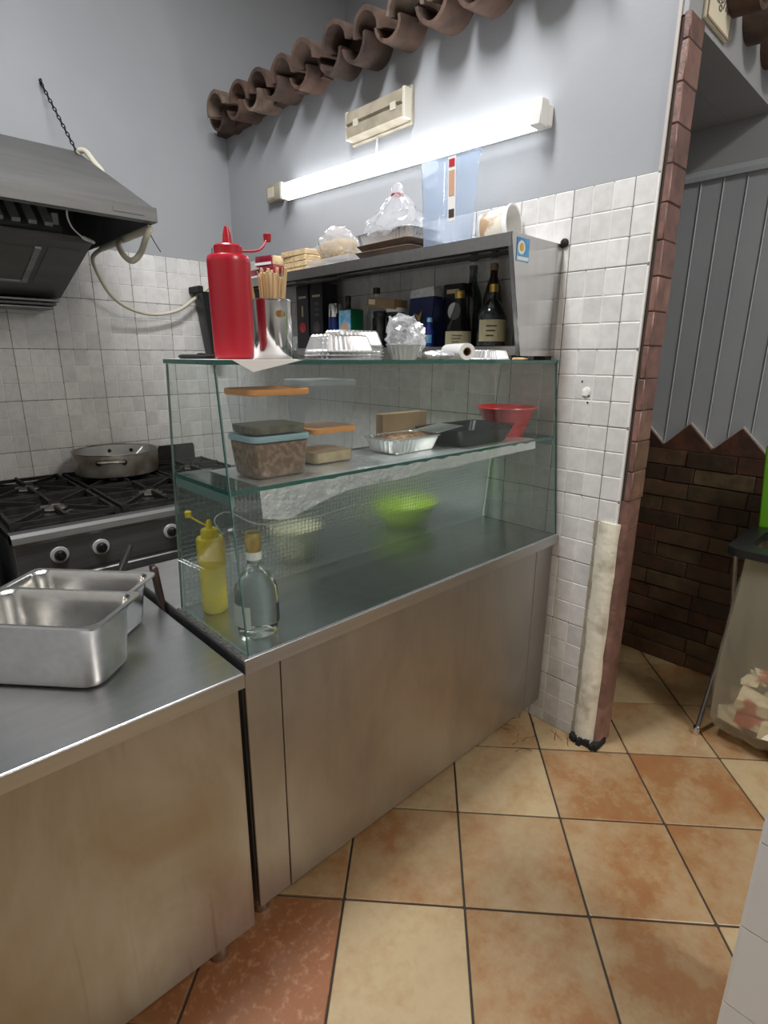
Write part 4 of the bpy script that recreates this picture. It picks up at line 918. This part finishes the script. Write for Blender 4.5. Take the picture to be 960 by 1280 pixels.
def pack(name, label, loc, w_, d_, h, mat, rz=0, cat='packet', pinch=.0, bev=.004):
    """a box whose long face looks out of the shelf (towards -x): w_ along y, d_ along x"""
    t = thing(name, label, cat, loc, rz); bm = B(); vs = box(bm, -d_/2, d_/2, -w_/2, w_/2, 0, h)
    if pinch:
        for v in vs:
            if v.co.z > h*.9: v.co.x *= pinch
    bmesh.ops.bevel(bm, geom=bm.edges[:], offset=bev, segments=2, affect='EDGES'); obj('pack_body', bm, mat, t, True, False); return t
def disc_on(t, d_, y, z, r_, mat, name='emblem_disc', off=.0008):
    bm = B(); lathe(bm, [(r_, 0), (r_, .0008)], seg=18, mat=Matrix.Translation((-d_/2-off+.0004, y, z)) @ Matrix.Rotation(-pi/2, 4, 'Y')); return obj(name, bm, mat, t, False, False)
def rect_on(t, d_, y0, y1, z0, z1, mat, name='printed_panel', off=.0008):
    bm = B(); box(bm, -d_/2-off, -d_/2+.0002, y0, y1, z0, z1); return obj(name, bm, mat, t, False, False)
t = pack('coffee_box', 'tall black box with a red round emblem in the wall shelf', (1.745, 2.375, ZU), .105, .09, .295, 'black_pack', cat='box')
disc_on(t, .09, 0, .10, .024, 'red_print'); rect_on(t, .09, -.03, .03, .235, .245, 'label_cream'); rect_on(t, .09, -.006, .006, .15, .20, 'label_cream')
t = pack('coffee_box', 'tall black box with a grey round emblem in the wall shelf', (1.745, 2.262, ZU), .105, .09, .295, 'black_pack', cat='box')
disc_on(t, .09, 0, .10, .026, 'burner'); rect_on(t, .09, -.03, .03, .235, .245, 'label_cream')
for k in range(3): rect_on(t, .09, -.02, .012, .15+.025*k, .16+.025*k, 'burner', 'print_line')
t = thing('spray_can', 'blue and silver aerosol can in the wall shelf', 'can', (1.70, 2.12, ZU))
lat('can', [(.030, 0), (.031, .003), (.031, .135), (.030, .138)], 'navy_can', t); lat('cap', [(.030, .138), (.030, .19), (.026, .196), (0, .197)], 'chrome', t)
bottle('sauce_bottle', 'slim dark bottle behind the aerosol can', (1.785, 2.125, ZU), [(.026, 0), (.028, .004), (.028, .15), (.012, .19), (.012, .215)], 'bottle_dark', [(.0135, .213), (.0135, .235), (.01, .237)], 'black_plastic')
t = pack('juice_carton', 'small sky blue carton with a green side in the wall shelf', (1.70, 2.005, ZU), .085, .075, .165, 'green_pack', cat='carton'); rect_on(t, .075, -.040, .040, .004, .16, 'sky_pack'); disc_on(t, .075, 0, .085, .026, 'skin_print', off=.0016)
bottle('water_bottle', 'clear plastic bottle with dark screw cap in the wall shelf', (1.785, 1.93, ZU), [(.042, 0), (.045, .005), (.045, .13), (.040, .16), (.018, .215), (.014, .22), (.014, .235)], 'bottle_clear', [(.016, .232), (.016, .255), (.013, .257)], 'black_plastic')
t = thing('preserve_jar', 'glass jar of brown preserve with white lid in the wall shelf', 'jar', (1.735, 1.755, ZU))
lat('jar', [(.045, 0), (.048, .004), (.048, .12), (.040, .135), (.040, .145)], 'bottle_smoke', t); lat('contents', [(.043, .004), (.046, .008), (.046, .08), (0, .0802)], 'bottle_brown', t); lat('lid', [(.042, .143), (.042, .158), (.038, .160), (0, .160)], 'white_plastic', t)
t = thing('preserve_jar', 'dark glass jar carrying one end of the small cardboard box', 'jar', (1.745, 1.855, ZU)); lat('jar', [(.038, 0), (.04, .004), (.04, .12), (.035, .130), (.035, .14)], 'bottle_dark', t); lat('lid', [(.037, .138), (.037, .150), (.034, .152), (0, .152)], 'black_plastic', t)
t = thing('small_carton', 'small brown cardboard box laid across the jars in the wall shelf', 'box', (1.73, 1.81, ZU+.158)); t.rotation_euler = (.12, 0, 0)
bm = B(); box(bm, -.04, .04, -.085, .085, .004, .042, bev=.002); obj('box_body', bm, 'cardboard', t, False, False); bm = B(); box(bm, -.0408, -.0399, .03, .07, .014, .034); obj('printed_panel', bm, 'paper_cream', t, False, False)
t = pack('coffee_pack', 'navy blue coffee pack with silver folded top in the wall shelf', (1.735, 1.585, ZU), .135, .09, .19, 'navy_pack', pinch=.6); bm = B(); vs = box(bm, -.026, .026, -.062, .062, .190, .222); crumple(vs, .006, 40); obj('folded_top', bm, 'foil', t, False, False)
bm = B(); prism(bm, [(.0, .10), (.02, .13), (.0, .12), (-.02, .14), (-.01, .10)], 0, -.0452, -.0435); obj('emblem_crown', bm, 'gold', t, False, False); rect_on(t, .09, -.04, .03, .05, .07, 'label_cream', 'printed_panel')
t = thing('soda_bottle', 'little bright blue bottle in front of the navy coffee pack', 'bottle', (1.672, 1.508, ZU)); lat('body', [(.018, 0), (.020, .003), (.020, .06), (.010, .08), (.009, .095)], 'navy_can', t, seg=16); lat('cap', [(.0105, .093), (.0105, .108), (0, .109)], 'sky_pack', t, seg=12); arc_label('label_plate', .0204, .015, .045, pi-.6, pi+1.2, 'sky_pack', t)
t = pack('black_carton', 'black carton with a pale oval print behind the gold capped bottle', (1.80, 1.475, ZU), .10, .07, .235, 'black_pack', cat='box'); disc_on(t, .07, -.01, .135, .032, 'paper', 'oval_print'); rect_on(t, .07, -.03, .03, .20, .215, 'label_cream')
t = pack('spice_packet', 'thin yellow and red packet leaning at the shelf end panel', (1.745, 1.112, ZU), .03, .10, .13, 'yellow_plastic'); rect_on(t, .10, -.013, .013, .02, .05, 'red_print'); rect_on(t, .10, -.013, .013, .08, .11, 'paper')
# ================================================================ ON TOP OF THE WALL SHELF
ZQ = UZ+.0005
t = thing('plastic_tub', 'tall clear plastic tub with a printed label on the wall shelf', 'container', (1.640, 1.405, ZQ))
bm = B(); rtub(bm, [(.100, .150, 0), (.108, .158, .006), (.128, .180, .30), (.130, .184, .303)], .026, 5, cap1=False); obj('tub', bm, 'clear_tub', t, True, False)
bm = B(); o_ = rrect(.142, .196, .034, 5); i_ = rrect(.126, .180, .026, 5); loft(bm, [[(x, y, .292) for x, y in o_], [(x, y, .308) for x, y in o_], [(x, y, .308) for x, y in i_]], False, False); obj('rim', bm, 'tub_rim', t, True, False)
bm = B(); vs = box(bm, -.0655, -.0640, -.079, -.047, .075, .265)
for v in vs: v.co.x -= -.0115*(1-v.co.z/.30)
lp = obj('label_strip', bm, 'paper', t, False, False)
for z0, z1, mm in ((.235, .258, 'red_print'), (.15, .225, 'skin_print'), (.085, .11, 'ink')):
    bm = B(); vs = box(bm, -.0664, -.0650, -.075, -.051, z0, z1)
    for v in vs: v.co.x -= -.0115*(1-v.co.z/.30)
    obj('printed_panel', bm, mm, lp, False, False)
t = thing('paper_bucket', 'white paper bucket lying on its side at the wall shelf end', 'bucket', (1.774, 1.27, ZQ))
M = Matrix.Translation((1.774, 1.225, ZQ+.0705)) @ Matrix.Rotation(rad(-4), 4, 'X') @ Matrix.Rotation(rad(10), 4, 'Z') @ Matrix.Rotation(-pi/2, 4, 'X')
bm = B(); lathe(bm, [(.056, .115), (.066, 0), (.070, .0), (.070, -.005), (.064, -.004), (.054, .112), (0, .112)], seg=32, mat=M); obj('bucket', bm, 'paper', t, True)
bm = B(); lathe(bm, [(.0573, .10), (.0662, .015)], seg=32, cap=False, mat=M); obj('printed_wrap', bm, 'wrap_print', t, True)
def platter(loc, label, rz):
    t = thing('platter', label, 'tray', loc, rz); bm = B(); rtub(bm, [(.17, .26, 0), (.20, .30, .022), (.205, .305, .024)], .02, 4); obj('tray_body', bm, 'dark_tray', t, True, False)
    bm = B(); rtub(bm, [(.203, .303, .0235), (.203, .303, .0255)], .02, 4); obj('tray_face', bm, 'tray_top', t, True, False)
platter((1.665, 1.675, ZQ), 'dark brown platter lying directly on the wall shelf', .03); platter((1.668, 1.672, ZQ+.0258), 'dark brown platter stacked under the wrapped foil tray', -.03)
t = thing('foil_roasting_tray', 'wrapped foil tray on top of the brown platters', 'foil tray', (1.668, 1.690, ZQ+.0518))
bm = B(); pleat(bm, .15, .26, .175, .29, .042); obj('tray', bm, 'foil_tray', t, False, False)
bm = B(); r_ = bmesh.ops.create_icosphere(bm, subdivisions=4, radius=1)
for v in bm.verts:
    z = v.co.z; k = 1.0 if z < .1 else max(.16, 1-1.15*z)
    if z > .72: k = .16+.55*(z-.72)
    v.co = Vector((v.co.x/max(.2, math.sqrt(max(1e-4, 1-z*z)))*.105*k*min(1, math.sqrt(max(0, 1-z*z))+.25), v.co.y/max(.2, math.sqrt(max(1e-4, 1-z*z)))*.155*k*min(1, math.sqrt(max(0, 1-z*z))+.25), .068+z*(.15 if z > 0 else .055)))
crumple(bm.verts, .016, 30, 2); crumple(bm.verts, .009, 70, 6)
for v in bm.verts: v.co.z = max(v.co.z, .0005)
bg = obj('plastic_bag', bm, 'film', t, True, False); bm = B(); tube(bm, [(.020*cos(a*pi/6), .022*sin(a*pi/6), .178) for a in range(12)], .004, 6, closed=True); obj('red_tie', bm, 'red_plastic', bg, True, False)
t = thing('bread_bag', 'clear bag of sliced bread on a flat packet on the wall shelf', 'bread', (1.665, 2.02, ZQ))
bm = B(); box(bm, -.09, .09, -.15, .15, 0, .035, bev=.01, seg=2); crumple(bm.verts, .004, 20); o = obj('flat_packet', bm, 'film', t, True, False)
bm = B(); box(bm, -.055, .055, -.05, .10, .036, .115, bev=.02, seg=3); crumple(bm.verts, .006, 25); obj('loaf', bm, 'bread', t, True, False)
bm = B(); bmesh.ops.create_icosphere(bm, subdivisions=4, radius=1)
for v in bm.verts: v.co = Vector((v.co.x*.075, v.co.y*.11+.03, .092+v.co.z*(.06 if v.co.z < 0 else .075)))
crumple(bm.verts, .022, 26, 9); crumple(bm.verts, .009, 70, 4)
for v in bm.verts: v.co.z = max(v.co.z, .036)
obj('plastic_bag', bm, 'film', t, True, False)
g = B(); box(g, -.055, .055, -.095, .095, 0, .024, bev=.004); 
for k in range(15): box(g, -.0575, -.0545, -.088+.012*k, -.081+.012*k, .002, .022)
wf = mesh(g, 'wafer_stack', 'wafer')
for k in range(4):
    o = obj('wafer_stack', wf, None); o.location = (1.650+random.uniform(-.008, .008), 2.27+random.uniform(-.006, .012)+.006*k, ZQ+.0245*k); o.rotation_euler.z = random.uniform(-.06, .06)
    tag(o, ('lowest', 'second lowest', 'second highest', 'topmost')[k]+' bundle of pale wafers in the stack beside the maroon packets', 'wafers', 'stacked wafer bundles on the wall shelf')
for x, y, z, rz, lb in ((1.64, 2.50, 0, .1, 'maroon biscuit packet lying beneath another at the shelf end'), (1.66, 2.64, 0, -.1, 'maroon biscuit packet lying behind the ketchup bottle'), (1.65, 2.545, .0525, .2, 'maroon biscuit packet on top, its pale biscuits showing')):
    t = thing('biscuit_packet', lb, 'packet', (x, y, ZQ+z), rz); bm = B(); box(bm, -.06, .06, -.055, .065, 0, .052, bev=.012, seg=2); crumple(bm.verts, .005, 30, y); obj('wrapper', bm, 'maroon_pack', t, True, False)
    bm = B(); box(bm, -.0625, -.058, -.05, .06, .008, .020); obj('white_band', bm, 'paper', t, False, False)
    if z: bm = B(); box(bm, -.055, .055, -.070, -.053, .004, .048, bev=.006, seg=2); crumple(bm.verts, .004, 60); obj('biscuit_end', bm, 'wafer', t, True, False)
# ================================================================ PASSAGE
# bag stand
t = thing('bag_stand', 'waste bag stand with black ring and clear bag in the passage', 'bin', (2.385, .325, 0))
bm = B(); o_ = rrect(.39, .39, .05, 5); i_ = rrect(.27, .27, .06, 5)
loft(bm, [[(2.385+x, .325+y, z) for x, y in r_] for r_, z in ((o_, .772), (o_, .800), (i_, .806), (i_, .772), (o_, .772))], False, False); obj('ring', bm, 'black_plastic', t, True)
for y in (.512, .128):
    tb('leg', [(2.222, y, .004), (2.555, y-.01, .775)], .009, 'leg_steel', t, 10); tb('leg', [(2.56, y-.02, .004), (2.225, y-.02, .775)], .009, 'leg_steel', t, 10)
for x in (2.222, 2.56): bm = B(); lathe(bm, [(.013, 0), (.014, .03), (.011, .034)], (x, .512 if x < 2.3 else .492, 0), 10); obj('rubber_foot', bm, 'chrome', t, True)
bm = B(); rings = []; NA = 48
for k in range(19):
    z = .775-.755*k/18; u = k/18; rad_ = .165+.012*sin(pi*min(1, u*1.1))+.015*u
    if k >= 17: rad_ *= .9 if k == 17 else .62
    ring_ = []
    for a in range(NA):
        th = 2*pi*a/NA; sq = 1/max(abs(cos(th)), abs(sin(th)))**.62
        f_ = 1+.045*sin(th*9+2*sin(u*4))*(.5+.5*u)+.05*noise.noise((cos(th)*3, sin(th)*3, z*4))
        ring_.append((2.385+rad_*sq*f_*cos(th), .315+rad_*sq*f_*sin(th), z))
    rings.append(ring_)
loft(bm, rings, False, True); obj('bag', bm, 'bag', t, True)
bm = B(); rg = random.Random(8)
for k in range(26):
    c_ = (2.385+rg.uniform(-.12, .12), .31+rg.uniform(-.12, .12), .06+rg.random()*.20); s_ = rg.uniform(.02, .05); box(bm, c_[0]-s_, c_[0]+s_, c_[1]-s_*1.2, c_[1]+s_*1.2, c_[2]-s_*.5, c_[2]+s_*.5)
crumple(bm.verts, .03, 12); o = obj('rubbish', bm, 'trash_mix', t); o['kind'] = 'stuff'; o['label'] = 'crumpled rubbish inside the bag'
bm = B(); rings = []
rtub(bm, [(.36, .016, 0), (.37, .018, .01), (.37, .018, .33), (.34, .014, .35)], .007, 3); o = obj('lid', bm, 'green_lid', t, True, False); o.location = (.205, -.0, .803); o.rotation_euler = (0, .08, pi/2); o['label'] = 'open green lid'
# sign on the lintel
t = thing('wall_sign', 'cream wall sign with brown border and script lettering above the opening', 'sign', (2.05, .755, 2.375))
bx('plaque', (1.950, 2.150, .742, .756, 2.378, 2.530), 'paper_cream', t, bev=.006, seg=2)
for d_ in ((1.955, 2.145, 2.381, 2.387), (1.955, 2.145, 2.521, 2.527), (1.953, 1.960, 2.383, 2.525), (2.140, 2.147, 2.383, 2.525)): bx('border', (d_[0], d_[1], .7405, .7425, d_[2], d_[3]), 'tray_top', t)
cu = bpy.data.curves.new('lettering', 'FONT'); cu.body = 'Bagno'; cu.size = .062; cu.shear = .4; cu.extrude = .0006; cu.align_x = 'CENTER'
tmp = bpy.data.objects.new('tmp', cu); C.objects.link(tmp); bpy.context.view_layer.update()
me = bpy.data.meshes.new_from_object(tmp.evaluated_get(bpy.context.evaluated_depsgraph_get())); bpy.data.objects.remove(tmp)
me.materials.clear(); me.materials.append(MATS['ink_soft']); o = bpy.data.objects.new('lettering', me); C.objects.link(o); o.parent = t; o.matrix_parent_inverse = Matrix.Translation((-2.05, -.755, -2.375))
o.location = (2.05, .7412, 2.437); o.rotation_euler = (pi/2, 0, 0)
# cracks in the floor tiles by the partition
rg = random.Random(31); bm = B()
for k in range(11):
    p_ = px(rg.uniform(596, 668), rg.uniform(905, 945), 2, .0008) if k < 8 else px(rg.uniform(690, 712), rg.uniform(912, 928), 2, .0008)
    pts = [p_]; a = rg.uniform(0, 6.28)
    for j in range(4): a += rg.uniform(-.7, .7); pts.append(pts[-1]+Vector((cos(a), sin(a), 0))*rg.uniform(.01, .028))
    for q0, q1 in zip(pts, pts[1:]):
        if q0.x > 1.83 or q1.x > 1.83: continue
        d = (q1-q0).normalized(); n_ = Vector((-d.y, d.x, 0))*rg.uniform(.0006, .0016)
        v4 = [bm.verts.new(v) for v in (q0+n_, q0-n_, q1-n_, q1+n_)]; bm.faces.new(v4)
o = obj('cracks', bm, 'crack', floor); o['kind'] = 'stuff'; o['label'] = 'fine dark cracks in the floor tiles'
